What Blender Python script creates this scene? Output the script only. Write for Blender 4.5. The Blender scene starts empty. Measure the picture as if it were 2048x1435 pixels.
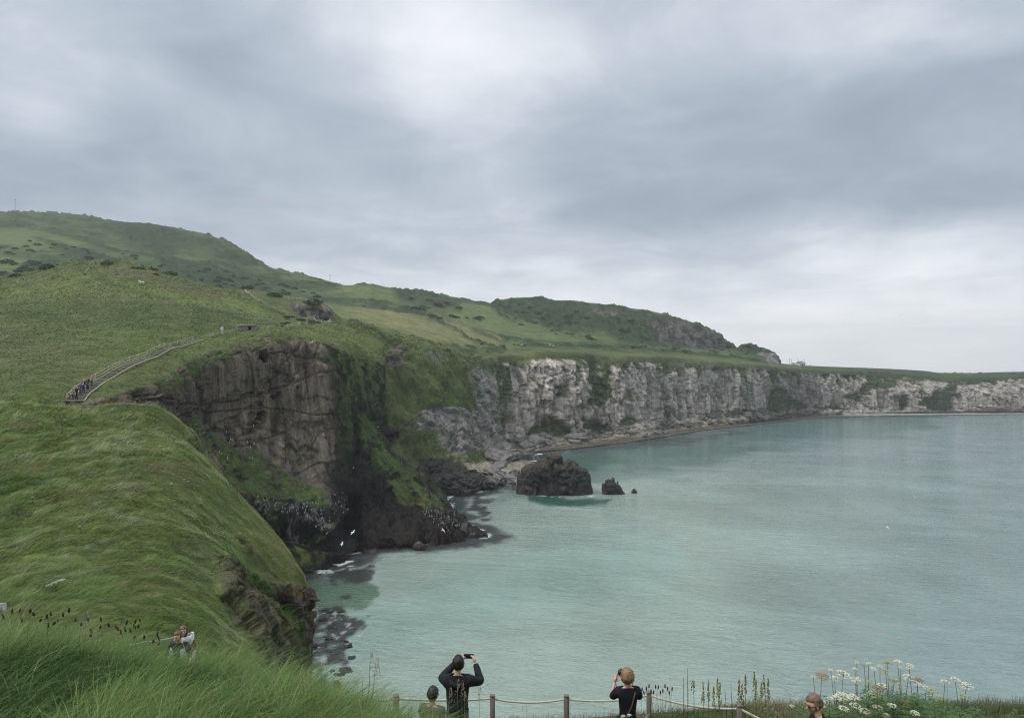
import bpy, math, random
import numpy as np
from mathutils import Vector, Matrix
from mathutils.bvhtree import BVHTree

random.seed(7)
RNG = np.random.default_rng(11)
scene = bpy.context.scene
C = scene.collection
R = math.radians

# ------------------------------------------------------------------ camera, sky, sun, exposure
H, F, HY, CX = 40.0, 1500.0, 750.0, 1024.0      # eye height over the sea, focal length in photo pixels, horizon row
PITCH = math.atan((HY - 717.5) / F)
cam = bpy.data.objects.new('camera', bpy.data.cameras.new('camera'))
C.objects.link(cam)
cam.location = (0, 0, H)
cam.rotation_euler = (math.pi / 2 + PITCH, 0, 0)
cam.data.sensor_width = 36
cam.data.lens = 36 * F / 2048
cam.data.clip_start = 0.05
cam.data.clip_end = 60000
scene.camera = cam
scene.view_settings.view_transform = 'Standard'
scene.view_settings.look = 'None'
scene.view_settings.exposure = 0.37
scene.view_settings.gamma = 1
scene.cycles.max_bounces = 6
scene.cycles.diffuse_bounces = 3
scene.cycles.glossy_bounces = 3
scene.cycles.transparent_max_bounces = 12
scene.cycles.volume_bounces = 0
scene.cycles.use_denoising = True
scene.cycles.denoising_input_passes = 'RGB_ALBEDO_NORMAL'
scene.cycles.denoising_prefilter = 'NONE'
scene.cycles.use_adaptive_sampling = False
scene.cycles.pixel_filter_type = 'BLACKMAN_HARRIS'
scene.cycles.filter_width = 1.15
scene.render.film_transparent = False

SUN_EL, SUN_AZ = R(54), R(-118)        # high, behind cloud, to the left and behind the view
SUNDIR = Vector((math.sin(SUN_AZ) * math.cos(SUN_EL), math.cos(SUN_AZ) * math.cos(SUN_EL), math.sin(SUN_EL)))


class NT:
    """tiny helper to write node trees as expressions"""
    def __init__(s, tree):
        s.t = tree
    def n(s, kind, **kw):
        nd = s.t.nodes.new(kind)
        for k, v in kw.items():
            setattr(nd, k, v)
        return nd
    def put(s, sock, v):
        if v is None:
            return
        if isinstance(v, bpy.types.NodeSocket):
            s.t.links.new(v, sock)
        else:
            if sock.type == 'RGBA' and hasattr(v, '__len__') and len(v) == 3:
                v = (*v, 1)
            sock.default_value = v
    def m(s, op, a, b=None, c=None, clamp=False):
        nd = s.n('ShaderNodeMath', operation=op, use_clamp=clamp)
        for i, v in enumerate((a, b, c)):
            s.put(nd.inputs[i], v)
        return nd.outputs[0]
    def v(s, op, a, b=None, scale=None):
        nd = s.n('ShaderNodeVectorMath', operation=op)
        s.put(nd.inputs[0], a)
        if b is not None: s.put(nd.inputs[1], b)
        if scale is not None: s.put(nd.inputs['Scale'], scale)
        return nd.outputs['Value'] if op in ('LENGTH', 'DOT_PRODUCT', 'DISTANCE') else nd.outputs[0]
    def xyz(s, a, b, c):
        nd = s.n('ShaderNodeCombineXYZ')
        for i, q in enumerate((a, b, c)): s.put(nd.inputs[i], q)
        return nd.outputs[0]
    def sep(s, v):
        nd = s.n('ShaderNodeSeparateXYZ'); s.put(nd.inputs[0], v)
        return nd.outputs
    def noise(s, vec, scale, detail=4, rough=.55, dist=0, out=0, lac=2.0):
        nd = s.n('ShaderNodeTexNoise')
        s.put(nd.inputs['Vector'], vec); s.put(nd.inputs['Scale'], scale)
        nd.inputs['Detail'].default_value = detail; nd.inputs['Roughness'].default_value = rough
        nd.inputs['Distortion'].default_value = dist; nd.inputs['Lacunarity'].default_value = lac
        return nd.outputs[out]
    def vor(s, vec, scale, feature='F1', out=0, rnd=1.0):
        nd = s.n('ShaderNodeTexVoronoi', feature=feature)
        s.put(nd.inputs['Vector'], vec); s.put(nd.inputs['Scale'], scale)
        nd.inputs['Randomness'].default_value = rnd
        return nd.outputs[out]
    def mix(s, f, a, b, blend='MIX', clamp=False):
        nd = s.n('ShaderNodeMix', data_type='RGBA', blend_type=blend)
        nd.clamp_result = clamp
        s.put(nd.inputs[0], f); s.put(nd.inputs[6], a); s.put(nd.inputs[7], b)
        return nd.outputs[2]
    def ramp(s, f, stops, interp='LINEAR'):
        nd = s.n('ShaderNodeValToRGB'); s.put(nd.inputs[0], f)
        cr = nd.color_ramp; cr.interpolation = interp
        while len(cr.elements) < len(stops): cr.elements.new(0.5)
        for e, (p, c) in zip(cr.elements, stops):
            e.position = p
            e.color = (c, c, c, 1) if not hasattr(c, '__len__') else (*c[:3], 1)
        return nd.outputs[0]
    def mr(s, x, a, b, c=0.0, d=1.0, smooth=False):
        nd = s.n('ShaderNodeMapRange', clamp=True)
        if smooth: nd.interpolation_type = 'SMOOTHSTEP'
        for i, q in enumerate((x, a, b, c, d)): s.put(nd.inputs[i], q)
        return nd.outputs[0]


world = bpy.data.worlds.new('World')
scene.world = world
world.use_nodes = True
wt = world.node_tree
wt.nodes.clear()
g = NT(wt)
gen = g.n('ShaderNodeTexCoord').outputs['Generated']
sky = g.n('ShaderNodeTexSky', sky_type='NISHITA', sun_disc=False, sun_elevation=SUN_EL, sun_rotation=SUN_AZ)
dx, dy, dz = g.sep(gen)[:3]
az = g.m('ARCTAN2', dx, dy)
el = g.m('ARCSINE', dz)
# clouds: a flat layer seen in perspective
zc = g.m('ADD', g.m('MAXIMUM', dz, 0.0), 0.10)
cu = g.xyz(g.m('DIVIDE', dx, zc), g.m('DIVIDE', dy, zc), 0.3)
n1 = g.noise(cu, 0.62, 5, .52, 0.35)
n2 = g.noise(g.v('ADD', cu, (7.3, 2.1, 4.0)), 1.7, 7, .60, 0.5)
wv = g.noise(g.v('MULTIPLY', gen, (5.0, 5.0, 9.0)), 1.0, 4, .55, 0, out=1)
ws = g.sep(wv)
azw = g.m('ADD', az, g.m('MULTIPLY', g.m('SUBTRACT', ws[0], .5), .26))
elw = g.m('ADD', el, g.m('MULTIPLY', g.m('SUBTRACT', ws[1], .5), .13))
# broad bright and dark parts of the overcast: centre, reach (photo pixels as directions), strength
BLOBS = [(950, 130, 190, 120, .24), (1250, 60, 260, 60, .06), (620, 0, 360, 60, .10), (60, 90, 160, 110, .09),
         (560, 410, 150, 40, .13), (1080, 455, 110, 40, .13), (1000, 340, 120, 60, .10), (70, 250, 110, 60, .10),
         (1700, 660, 900, 110, .40), (1120, 600, 260, 60, .12), (1900, 40, 200, 60, .12), (850, 430, 70, 130, .06),
         (330, 80, 140, 120, -.08), (700, 180, 120, 90, -.05), (1400, 290, 380, 70, -.12), (1750, 360, 420, 70, -.10),
         (300, 320, 420, 80, -.10), (1800, 150, 300, 60, -.07), (150, 420, 300, 60, -.03), (1350, 400, 250, 40, -.04),
         (800, 500, 300, 30, .02), (1650, 500, 300, 50, .06)]
acc = None
for bx, by, sx, sy, amp in BLOBS:
    a0 = math.atan((bx - CX) / F)
    e0 = math.atan((HY - by) / F * math.cos(a0))
    qa = g.m('DIVIDE', g.m('SUBTRACT', azw, a0), sx / F)
    qe = g.m('DIVIDE', g.m('SUBTRACT', elw, e0), sy / F)
    q = g.m('ADD', g.m('MULTIPLY', qa, qa), g.m('MULTIPLY', qe, qe))
    q = g.m('MULTIPLY', g.m('EXPONENT', g.m('MULTIPLY', q, -0.7)), amp)
    acc = q if acc is None else g.m('ADD', acc, q)
dens = g.m('ADD', g.m('MULTIPLY', g.m('SUBTRACT', n1, .5), .55), g.m('MULTIPLY', g.m('SUBTRACT', n2, .5), .50))
dens = g.m('MULTIPLY', dens, g.mr(dz, 0.0, .16, .25, 1.0))
lum = g.m('ADD', g.m('ADD', dens, acc), .44)
cloud = g.ramp(lum, [(0.0, (.19, .23, .285)), (.30, (.295, .345, .41)), (.50, (.425, .475, .545)),
                     (.75, (.70, .725, .765)), (1.0, (.95, .955, .96))])
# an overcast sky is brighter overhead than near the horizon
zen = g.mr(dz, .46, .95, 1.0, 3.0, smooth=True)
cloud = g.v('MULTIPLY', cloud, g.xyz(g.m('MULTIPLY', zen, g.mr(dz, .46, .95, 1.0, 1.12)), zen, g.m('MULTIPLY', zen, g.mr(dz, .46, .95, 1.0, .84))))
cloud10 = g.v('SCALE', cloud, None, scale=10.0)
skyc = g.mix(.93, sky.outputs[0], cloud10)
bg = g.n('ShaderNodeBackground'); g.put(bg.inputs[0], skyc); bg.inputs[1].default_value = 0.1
wo = g.n('ShaderNodeOutputWorld'); wt.links.new(bg.outputs[0], wo.inputs[0])

sun = bpy.data.objects.new('sun', bpy.data.lights.new('sun', 'SUN'))
C.objects.link(sun)
sun.data.energy = 1.5
sun.data.angle = R(14)
sun.data.color = (1.0, .96, .9)
sun.rotation_euler = SUNDIR.to_track_quat('Z', 'Y').to_euler()


# ------------------------------------------------------------------ numeric helpers
def W(px, py, d):
    """a point seen at photo pixel (px, py) standing d metres in front"""
    cp, sp = math.cos(PITCH), math.sin(PITCH)
    x = (np.asarray(px, float) - CX) / F
    u = -(np.asarray(py, float) - 717.5) / F
    fy = cp - u * sp
    fz = sp + u * cp
    s = np.asarray(d, float) / fy
    return np.stack([x * s, fy * s, H + fz * s], -1)

def proj(P):
    P = np.asarray(P, float)
    x, y, z = P[..., 0], P[..., 1], P[..., 2] - H
    cp, sp = math.cos(PITCH), math.sin(PITCH)
    f = y * cp + z * sp
    u = -y * sp + z * cp
    f = np.where(np.abs(f) < 1e-4, 1e-4, f)
    return CX + F * x / f, 717.5 - F * u / f

def _h(ix, iy, iz, s):
    h = (ix.astype(np.uint32) * np.uint32(374761393) + iy.astype(np.uint32) * np.uint32(668265263)
         + iz.astype(np.uint32) * np.uint32(2147483647) + np.uint32((s * 1274126177 + 12345) & 0xffffffff))
    h = (h ^ (h >> np.uint32(13))) * np.uint32(1274126177)
    h = (h ^ (h >> np.uint32(16))) * np.uint32(2246822519)
    return ((h ^ (h >> np.uint32(15))).astype(np.float64)) / 4294967295.0

def vnoise(P, s=0):
    P = np.asarray(P, float)
    f = np.floor(P); t = P - f; i = f.astype(np.int64)
    t = t * t * t * (t * (t * 6 - 15) + 10)
    x, y, z = i[..., 0], i[..., 1], i[..., 2]
    tx, ty, tz = t[..., 0], t[..., 1], t[..., 2]
    r = 0
    for a in (0, 1):
        wx = tx if a else 1 - tx
        for b in (0, 1):
            wy = ty if b else 1 - ty
            for c in (0, 1):
                wz = tz if c else 1 - tz
                r = r + wx * wy * wz * _h(x + a, y + b, z + c, s)
    return r * 2 - 1

def fbm(P, scale=1.0, octv=4, gain=.5, s=0):
    P = np.asarray(P, float) * scale
    r, a, tot = 0, 1.0, 0
    for o in range(octv):
        r = r + a * vnoise(P + 17.3 * o, s + o)
        tot += a; a *= gain; P = P * 2.03
    return r / tot

def ridged(P, scale=1.0, octv=4, gain=.5, s=0):
    P = np.asarray(P, float) * scale
    r, a, tot = 0, 1.0, 0
    for o in range(octv):
        r = r + a * (1 - 2 * np.abs(vnoise(P + 9.1 * o, s + o)))
        tot += a; a *= gain; P = P * 2.1
    return r / tot

def cells(P, s=0, cheb=True):
    """Worley: F1, F2 and a random number per cell"""
    P = np.asarray(P, float)
    f = np.floor(P).astype(np.int64)
    f1 = np.full(P.shape[:-1], 9.0); f2 = f1.copy(); cid = np.zeros(P.shape[:-1])
    for a in (-1, 0, 1):
        for b in (-1, 0, 1):
            for c in (-1, 0, 1):
                ix, iy, iz = f[..., 0] + a, f[..., 1] + b, f[..., 2] + c
                qx = ix + .1 + .8 * _h(ix, iy, iz, s) - P[..., 0]
                qy = iy + .1 + .8 * _h(ix, iy, iz, s + 1) - P[..., 1]
                qz = iz + .1 + .8 * _h(ix, iy, iz, s + 2) - P[..., 2]
                d = np.maximum(np.maximum(np.abs(qx), np.abs(qy)), np.abs(qz)) if cheb else np.sqrt(qx * qx + qy * qy + qz * qz)
                n = d < f1
                f2 = np.where(n, f1, np.minimum(f2, d))
                cid = np.where(n, _h(ix, iy, iz, s + 3), cid)
                f1 = np.where(n, d, f1)
    return f1, f2, cid

def sstep(x, a, b):
    t = np.clip((x - a) / (b - a), 0, 1)
    return t * t * (3 - 2 * t)

def pchip(t, y, tq):
    """monotone cubic through y (n, ...) at t, evaluated at tq"""
    t = np.asarray(t, float); y = np.asarray(y, float)
    h = np.diff(t).reshape((-1,) + (1,) * (y.ndim - 1))
    dl = np.diff(y, axis=0) / h
    m = np.zeros_like(y)
    if len(t) > 2:
        a, b = dl[:-1], dl[1:]
        w1, w2 = 2 * h[1:] + h[:-1], h[1:] + 2 * h[:-1]
        with np.errstate(divide='ignore', invalid='ignore'):
            hm = (w1 + w2) / (w1 / a + w2 / b)
        m[1:-1] = np.where(a * b > 0, hm, 0)
    m[0], m[-1] = dl[0], dl[-1]
    k = np.clip(np.searchsorted(t, tq, side='right') - 1, 0, len(t) - 2)
    hh = (t[k + 1] - t[k])
    s = ((tq - t[k]) / hh).reshape((-1,) + (1,) * (y.ndim - 1))
    hh = hh.reshape(s.shape)
    return ((1 + 2 * s) * (1 - s) ** 2 * y[k] + s * (1 - s) ** 2 * hh * m[k]
            + s * s * (3 - 2 * s) * y[k + 1] + s * s * (s - 1) * hh * m[k + 1])

def loft(grid, step=2.6, rowmin=3, maxn=260):
    """grid: list of columns, each a list of (px, py, d). Returns world points (nu, nv, 3)"""
    G = np.array(grid, float)
    P = W(G[..., 0], G[..., 1], G[..., 2])
    def samples(A, ax):
        q = np.moveaxis(A, ax, 0)
        seg = np.hypot(*(np.diff(q[..., i], axis=0) for i in (0, 1)))
        L = seg.max(axis=1) if seg.ndim > 1 else seg
        out = [0.0]
        for i, l in enumerate(L):
            n = int(np.clip(math.ceil(l / step), rowmin, maxn))
            out += list(i + np.arange(1, n + 1) / n)
        return np.array(out)
    tu = samples(G, 0); tv = samples(G, 1)
    a = pchip(np.arange(P.shape[0]), P, tu)
    b = pchip(np.arange(P.shape[1]), np.swapaxes(a, 0, 1), tv)
    return np.swapaxes(b, 0, 1), tu, tv

def normals(P):
    du = np.gradient(P, axis=0); dv = np.gradient(P, axis=1)
    n = np.cross(du, dv)
    n /= np.linalg.norm(n, axis=-1, keepdims=True) + 1e-9
    return n

def mesh_from(name, V, faces, mats=(), smooth=True, col=None, attrs=None, parent=None, matidx=None):
    me = bpy.data.meshes.new(name)
    V = np.asarray(V, np.float32).reshape(-1, 3)
    faces = np.asarray(faces, np.int32)
    nf, k = faces.shape
    me.vertices.add(len(V)); me.vertices.foreach_set('co', V.ravel())
    me.loops.add(nf * k); me.loops.foreach_set('vertex_index', faces.ravel())
    me.polygons.add(nf); me.polygons.foreach_set('loop_start', np.arange(0, nf * k, k, dtype=np.int32))
    me.update(calc_edges=True)
    if smooth: me.polygons.foreach_set('use_smooth', np.ones(nf, bool))
    if matidx is not None: me.polygons.foreach_set('material_index', np.asarray(matidx, np.int32))
    for m in mats: me.materials.append(m)
    if col is not None:
        a = me.color_attributes.new('Col', 'FLOAT_COLOR', 'POINT')
        c4 = np.ones((len(V), 4), np.float32); c4[:, :3] = np.asarray(col).reshape(-1, 3)
        a.data.foreach_set('color', c4.ravel())
    for k2, val in (attrs or {}).items():
        a = me.attributes.new(k2, 'FLOAT', 'POINT')
        a.data.foreach_set('value', np.asarray(val, np.float32).ravel())
    o = bpy.data.objects.new(name, me)
    C.objects.link(o)
    if parent is not None: o.parent = parent
    return o

def grid_faces(nu, nv, flip=False):
    i = np.arange(nu * nv).reshape(nu, nv)
    f = np.stack([i[:-1, :-1], i[1:, :-1], i[1:, 1:], i[:-1, 1:]], -1).reshape(-1, 4)
    return f[:, ::-1] if flip else f

def tag(o, label=None, cat=None, group=None, kind=None):
    if label: o['label'] = label
    if cat: o['category'] = cat
    if group: o['group'] = group
    if kind: o['kind'] = kind
    return o

def poly_mask(px, py, poly, soft=6.0):
    """1 inside the outline, 0 outside, soft edge"""
    poly = np.asarray(poly, float)
    x0, y0 = poly.min(0) - soft * 3; x1, y1 = poly.max(0) + soft * 3
    out = np.zeros(px.shape)
    sel = (px > x0) & (px < x1) & (py > y0) & (py < y1)
    if not sel.any(): return out
    X, Y = px[sel], py[sel]
    inside = np.zeros(X.shape, bool); dm = np.full(X.shape, 1e9)
    n = len(poly)
    for i in range(n):
        (ax, ay), (bx, by) = poly[i], poly[(i + 1) % n]
        c = ((ay > Y) != (by > Y)) & (X < (bx - ax) * (Y - ay) / ((by - ay) if by != ay else 1e-9) + ax)
        inside ^= c
        L2 = (bx - ax) ** 2 + (by - ay) ** 2 + 1e-9
        t = np.clip(((X - ax) * (bx - ax) + (Y - ay) * (by - ay)) / L2, 0, 1)
        dm = np.minimum(dm, np.hypot(X - ax - t * (bx - ax), Y - ay - t * (by - ay)))
    sd = np.where(inside, dm, -dm)
    out[sel] = sstep(sd, -soft, soft)
    return out

def lerp(a, b, t):
    a = np.asarray(a, float); b = np.asarray(b, float); t = np.asarray(t, float)[..., None]
    return a * (1 - t) + b * t

# ------------------------------------------------------------------ terrain material
def terrain_mat(name, fine, bump, rockscale, rockbump, spec=.08):
    """albedo comes from the mesh (grass, scrub, stone), broken up by finer noise; 'rock' drives joints and roughness"""
    m = bpy.data.materials.new(name); m.use_nodes = True
    g = NT(m.node_tree); g.t.nodes.clear()
    pos = g.n('ShaderNodeNewGeometry').outputs['Position']
    col = g.n('ShaderNodeAttribute', attribute_name='Col').outputs['Color']
    rock = g.n('ShaderNodeAttribute', attribute_name='rock').outputs['Fac']
    na = g.noise(pos, fine, 9, .74)
    nb = g.noise(pos, fine * 5.3, 4, .6)
    gv = g.m('ADD', g.m('MULTIPLY', g.m('SUBTRACT', na, .5), 2.3), g.m('MULTIPLY', g.m('SUBTRACT', nb, .5), 1.5))
    gcol = g.mix(g.m('ADD', .5, gv, clamp=True), g.mix(1, col, (.45, .52, .50), 'MULTIPLY'), g.mix(1, col, (1.5, 1.42, 1.35), 'MULTIPLY'))
    sp = g.v('MULTIPLY', pos, (1.0, 1.0, .62))
    wob = g.v('ADD', sp, g.v('SCALE', g.noise(pos, rockscale * 1.4, 4, .6, 0, out=1), None, scale=.55 / rockscale))
    def block(vec, sc):
        f1 = g.n('ShaderNodeTexVoronoi', feature='F1', distance='CHEBYCHEV'); f2 = g.n('ShaderNodeTexVoronoi', feature='F2', distance='CHEBYCHEV')
        for q in (f1, f2): g.put(q.inputs['Vector'], vec); q.inputs['Scale'].default_value = sc
        return g.m('SUBTRACT', f2.outputs[0], f1.outputs[0]), f1.outputs[1]
    e1, vcol = block(wob, rockscale)
    e2, vcol2 = block(g.v('ADD', wob, (3.1, 9.2, 4.4)), rockscale * 2.6)
    patchy = g.mr(g.noise(pos, rockscale * .8, 3, .6), .42, .62)
    crack = g.m('SUBTRACT', 1.0, g.m('MULTIPLY', g.m('SUBTRACT', 1.0, g.m('MINIMUM', g.mr(e1, 0.0, .05), g.mr(e2, -.03, .06))), patchy))
    streak = g.noise(g.v('MULTIPLY', pos, (1.0, 1.0, .09)), rockscale * 3.0, 7, .68)
    rv = g.m('ADD', g.m('MULTIPLY', g.m('SUBTRACT', streak, .5), 2.2), g.m('MULTIPLY', g.m('SUBTRACT', nb, .5), 1.0))
    rv = g.m('ADD', rv, g.m('MULTIPLY', g.m('SUBTRACT', g.sep(vcol)[0], .5), .30))
    rcol = g.mix(g.m('ADD', .5, rv, clamp=True), g.mix(1, col, (.50, .50, .52), 'MULTIPLY'), g.mix(1, col, (1.45, 1.42, 1.38), 'MULTIPLY'))
    rcol = g.mix(g.m('MULTIPLY', g.m('SUBTRACT', 1.0, crack), .3), rcol, g.mix(1, col, (.30, .30, .30), 'MULTIPLY'))
    base = g.mix(rock, gcol, rcol)
    bs = g.n('ShaderNodeBsdfPrincipled')
    g.put(bs.inputs['Base Color'], base)
    bs.inputs['Roughness'].default_value = .85
    bs.inputs['Specular IOR Level'].default_value = spec
    hgt = g.m('ADD', g.m('MULTIPLY', na, 1.0), g.m('MULTIPLY', nb, .35))
    b1 = g.n('ShaderNodeBump'); b1.inputs['Strength'].default_value = .9
    g.put(b1.inputs['Distance'], bump); g.put(b1.inputs['Height'], hgt)
    rh = g.m('ADD', g.m('MULTIPLY', crack, .3), g.m('ADD', g.m('ADD', g.m('MULTIPLY', g.sep(vcol)[1], .6), g.m('MULTIPLY', g.sep(vcol2)[1], .3)), g.m('MULTIPLY', streak, 1.1)))
    b2 = g.n('ShaderNodeBump'); b2.inputs['Strength'].default_value = .8
    g.put(b2.inputs['Distance'], g.m('MULTIPLY', rock, rockbump)); g.put(b2.inputs['Height'], rh)
    g.t.links.new(b1.outputs[0], b2.inputs['Normal'])
    g.t.links.new(b2.outputs[0], bs.inputs['Normal'])
    o = g.n('ShaderNodeOutputMaterial'); g.t.links.new(bs.outputs[0], o.inputs[0])
    return m

M_NEAR = terrain_mat('grassy_ground', 1.6, .12, .9, .25)
M_SLOPE = terrain_mat('grassy_headland', .35, .6, .42, .5)
M_FAR = terrain_mat('hillside_turf', .11, 1.3, .16, 1.0)

GRASS = (.088, .122, .040)
OLIVE = (.100, .120, .046)
BRIGHT = (.120, .165, .052)
DARKG = (.046, .070, .030)
SCRUB = (.030, .050, .026)
FIELD = (.165, .180, .075)
BASALT = (.102, .087, .070)
BLACKR = (.022, .022, .023)
BUFF = (.215, .185, .155)
LIME = (.52, .475, .44)
STRAND = (.25, .225, .165)
WEED = (.026, .021, .019)

# each land sheet: list of columns of (px, py, metres away); lower rows run down to and under the sea
def dw(py):
    return H * F / (py - HY)

TERR = []          # (vertices, faces) for placing things on the ground
def add_terrain(name, P, col, rock, mat, flip=False):
    nu, nv = P.shape[:2]
    f = grid_faces(nu, nv, flip)
    o = mesh_from(name, P, f, [mat], True, col, {'rock': rock})
    tag(o, kind='structure')
    TERR.append((P.reshape(-1, 3), f))
    return o

# --- the headland across the water: turf slope, stairs side, dark cliff and its spit
HEAD = [
 [(-400,600,340),(-400,576,300),(-400,612,225),(-400,700,150),(-400,790,100),(-400,850,92),(-400,950,90),(-400,1050,90),(-400,1150,90),(-400,1300,90),(-400,1417,90),(-400,1500,88)],
 [(-60,590,335),(-60,566,300),(-60,608,226),(-60,700,150),(-60,795,100),(-60,850,95),(-60,950,93),(-60,1050,93),(-60,1150,93),(-60,1250,93),(-60,1395,93),(-60,1450,90)],
 [(70,575,335),(70,543,300),(90,604,228),(90,700,150),(90,803,102),(90,860,98),(90,950,97),(90,1050,97),(90,1150,97),(90,1250,97),(90,1370,97),(90,1400,95)],
 [(150,550,335),(148,521,300),(150,603,230),(150,695,152),(150,800,106),(165,824,97),(180,850,97),(180,950,98),(180,1050,99),(180,1150,99),(180,1356,99),(180,1400,97)],
 [(240,550,335),(240,523,300),(230,601,232),(230,690,160),(213,767,117),(235,795,108),(245,830,108),(250,900,110),(260,1000,111),(260,1100,112),(270,1286,112),(270,1330,110)],
 [(320,570,330),(320,545,298),(310,605,234),(310,675,175),(288,723,138),(312,769,125),(320,800,125),(330,860,127),(345,930,129),(355,1000,130),(370,1208,131),(370,1260,129)],
 [(395,595,325),(395,569,295),(390,612,237),(390,660,195),(378,690,170),(400,716,155),(403,745,152),(403,830,152),(420,890,150),(440,960,148),(450,1155,148),(450,1220,146)],
 [(455,600,320),(455,582,290),(460,624,240),(460,650,212),(455,671,192),(478,688,175),(482,715,171),(480,830,168),(480,905,163),(500,990,157),(520,1145,152),(520,1210,150)],
 [(510,615,310),(510,597,284),(520,635,243),(520,652,225),(520,661,205),(555,665,190),(565,695,181),(568,860,178),(580,935,174),(580,1010,161),(592,1148,151),(592,1210,148)],
 [(570,650,300),(570,628,275),(580,640,255),(585,646,245),(590,652,230),(630,671,200),(650,700,190),(648,860,184),(640,960,179),(645,1015,166),(652,1132,157),(652,1190,155)],
 [(640,655,290),(640,641,262),(645,643,258),(650,648,250),(655,656,240),(700,690,212),(706,730,205),(700,860,200),(690,950,193),(700,1050,184),(718,1100,171.5),(718,1160,170)],
 [(690,665,280),(690,652,255),(695,657,250),(705,665,245),(715,674,238),(745,706,228),(752,740,219),(748,850,209),(760,930,201),(780,1010,192),(800,1090,176.5),(800,1140,175)],
 [(764,710,260),(764,692,240),(764,695,238),(765,701,236),(766,712,234),(768,740,230),(769,790,226),(771,855,222),(800,940,208),(830,1010,196),(862,1084,179.7),(862,1130,178)],
 [(778,900,250),(778,880,229),(780,884,227),(784,890,225),(790,900,222),(800,912,220),(812,926,217),(832,948,213),(850,990,205),(882,1035,195),(912,1079,182.4),(912,1120,181)],
 [(862,990,240),(864,974,223),(866,977,221),(869,981,219),(872,986,217),(876,992,214),(882,1002,210),(895,1014,206),(913,1032,200),(935,1053,193),(946,1073,185.8),(946,1110,184)],
 [(955,1085,200),(955,1062,195),(957,1062,194.5),(959,1062,194),(961,1063,193.5),(963,1064,193),(965,1065,192),(967,1066,191.5),(970,1067,191),(973,1069,190),(976,1073,186),(976,1100,185)],
]
P, tu, tv = loft(HEAD, 1.9, 3, 130)
N = normals(P)
px, py = proj(P)
if (N[:, :, 1].mean() > 0): N = -N
rm = poly_mask(px, py, [(150,812),(228,796),(262,778),(312,768),(345,742),(400,714),(440,699),(480,689),(520,673),(560,668),(600,676),(640,688),(690,702),(720,712),(762,722),(768,760),
     (772,853),(798,858),(795,880),(780,900),(812,926),(850,955),(880,985),(918,1005),(930,1030),(985,1060),(985,1250),(0,1500),(-500,1500),(-500,850),(100,860)], 9)
nz = fbm(P, 1 / 9, 4, .55, 3); nf = fbm(P, 1 / 2.6, 3, .6, 5)
warp = nz * .5 + nf * .3
def gm(poly, soft=10): return poly_mask(px + warp * 22, py + warp * 26, poly, soft)
green = np.maximum.reduce([
    gm([(372,815),(415,862),(468,893),(530,908),(548,950),(520,1005),(470,975),(400,900),(360,860)]),
    gm([(535,925),(565,945),(605,962),(638,992),(640,1015),(575,1002),(512,985),(520,945)]),
    gm([(716,822),(742,845),(775,905),(815,940),(862,988),(905,1010),(880,1028),(828,1020),(785,985),(748,940),(722,900)]) * .95,
    gm([(660,690),(765,715),(764,760),(735,775),(700,742)]) * .75,
    gm([(690,745),(758,800),(735,850),(700,800)]) * .3,
    gm([(300,760),(345,742),(420,706),(560,668),(700,690),(700,704),(560,688),(430,722),(340,790)], 8) * .72,
    gm([(628,700),(700,780),(690,960),(668,930),(672,800)], 8) * .4, gm([(640,680),(765,700),(766,860),(720,840),(680,760)], 10) * (.05 + .75 * sstep(nf, -.1, .35)),
    gm([(815,990),(870,1005),(905,1030),(860,1040),(820,1015)]) * .6])
moss = gm([(588,1085),(625,1068),(648,1095),(640,1130),(598,1128)])
patch = sstep(fbm(P * (1, 1, 1.6), 1 / 5.0, 4, .6, 9), .22, .42) * sstep(N[:, :, 2] + .25 * nf, .02, .30)
rock = np.clip(rm - green * sstep(.55 + nf * .8, .2, .55) * 1.3 - patch * .5 * rm, 0, 1)
rock = np.maximum(rock, sstep(P[:, :, 2], 6.5, 3.0) * rm)
# relief: turf hummocks, stone blocks, vertical ribs
e = np.zeros_like(px); e[:, 1:] = 1
lowf = fbm(P * (1, 1, .35), 1 / 16, 3, .5, 21)
f1, f2, cid = cells((P + 1.6 * np.stack([nf, nz, nf], -1)) * (1 / 7.5, 1 / 7.5, 1 / 8.5), 4)
g1, g2, gid = cells((P + .5 * np.stack([nf, nz, nf], -1)) * (1 / 2.2, 1 / 2.2, 1 / 4.0), 8)
ribs = ridged(P * (1, 1, .16), 1 / 7, 3, .5, 31)
blocky = rm * (.3 + .7 * rock)
disp = blocky * (lowf * 2.8 + (cid - .5) * 2.0 + (gid - .5) * .8 + ribs * 1.5 - .35 * (1 - sstep(f2 - f1, 0, .05)) * sstep(nz, -.1, .3))
def joint(nx, ny, nz_, gap, seed, w):
    q = (P[..., 0] * nx + P[..., 1] * ny + P[..., 2] * nz_) / gap + .16 * fbm(P, 1 / 9, 3, .6, seed)
    k = np.floor(q); fr = np.abs(q - k - .5) * gap
    keep = sstep(vnoise(np.stack([k * 7.7, P[..., 0] / 13, P[..., 2] / 13], -1), seed + 1), .0, .25)
    return (1 - sstep(fr, w * .4, w)) * keep
crk = np.maximum.reduce([joint(.22, 0, 1, 13, 81, .26), joint(-.42, 0, 1, 11, 83, .26), joint(1, .35, .12, 7.5, 85, .30), joint(1, 0, -.5, 17, 87, .22), joint(1, -.2, .1, 4.2, 91, .22), joint(1, .5, .22, 6.0, 93, .20)])
disp -= crk * blocky * .4
ribm = poly_mask(px, py, [(655,840),(720,840),(800,1000),(870,1010),(900,1090),(660,1110)], 20)
ribm = np.maximum(ribm, poly_mask(px, py, [(790,1000),(880,1010),(975,1062),(975,1100),(780,1110)], 12) * .6)
disp += ribm * ridged(P * (1.0, .6, .13) + .2, 1 / 3.6, 3, .6, 44) * 2.3
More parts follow.
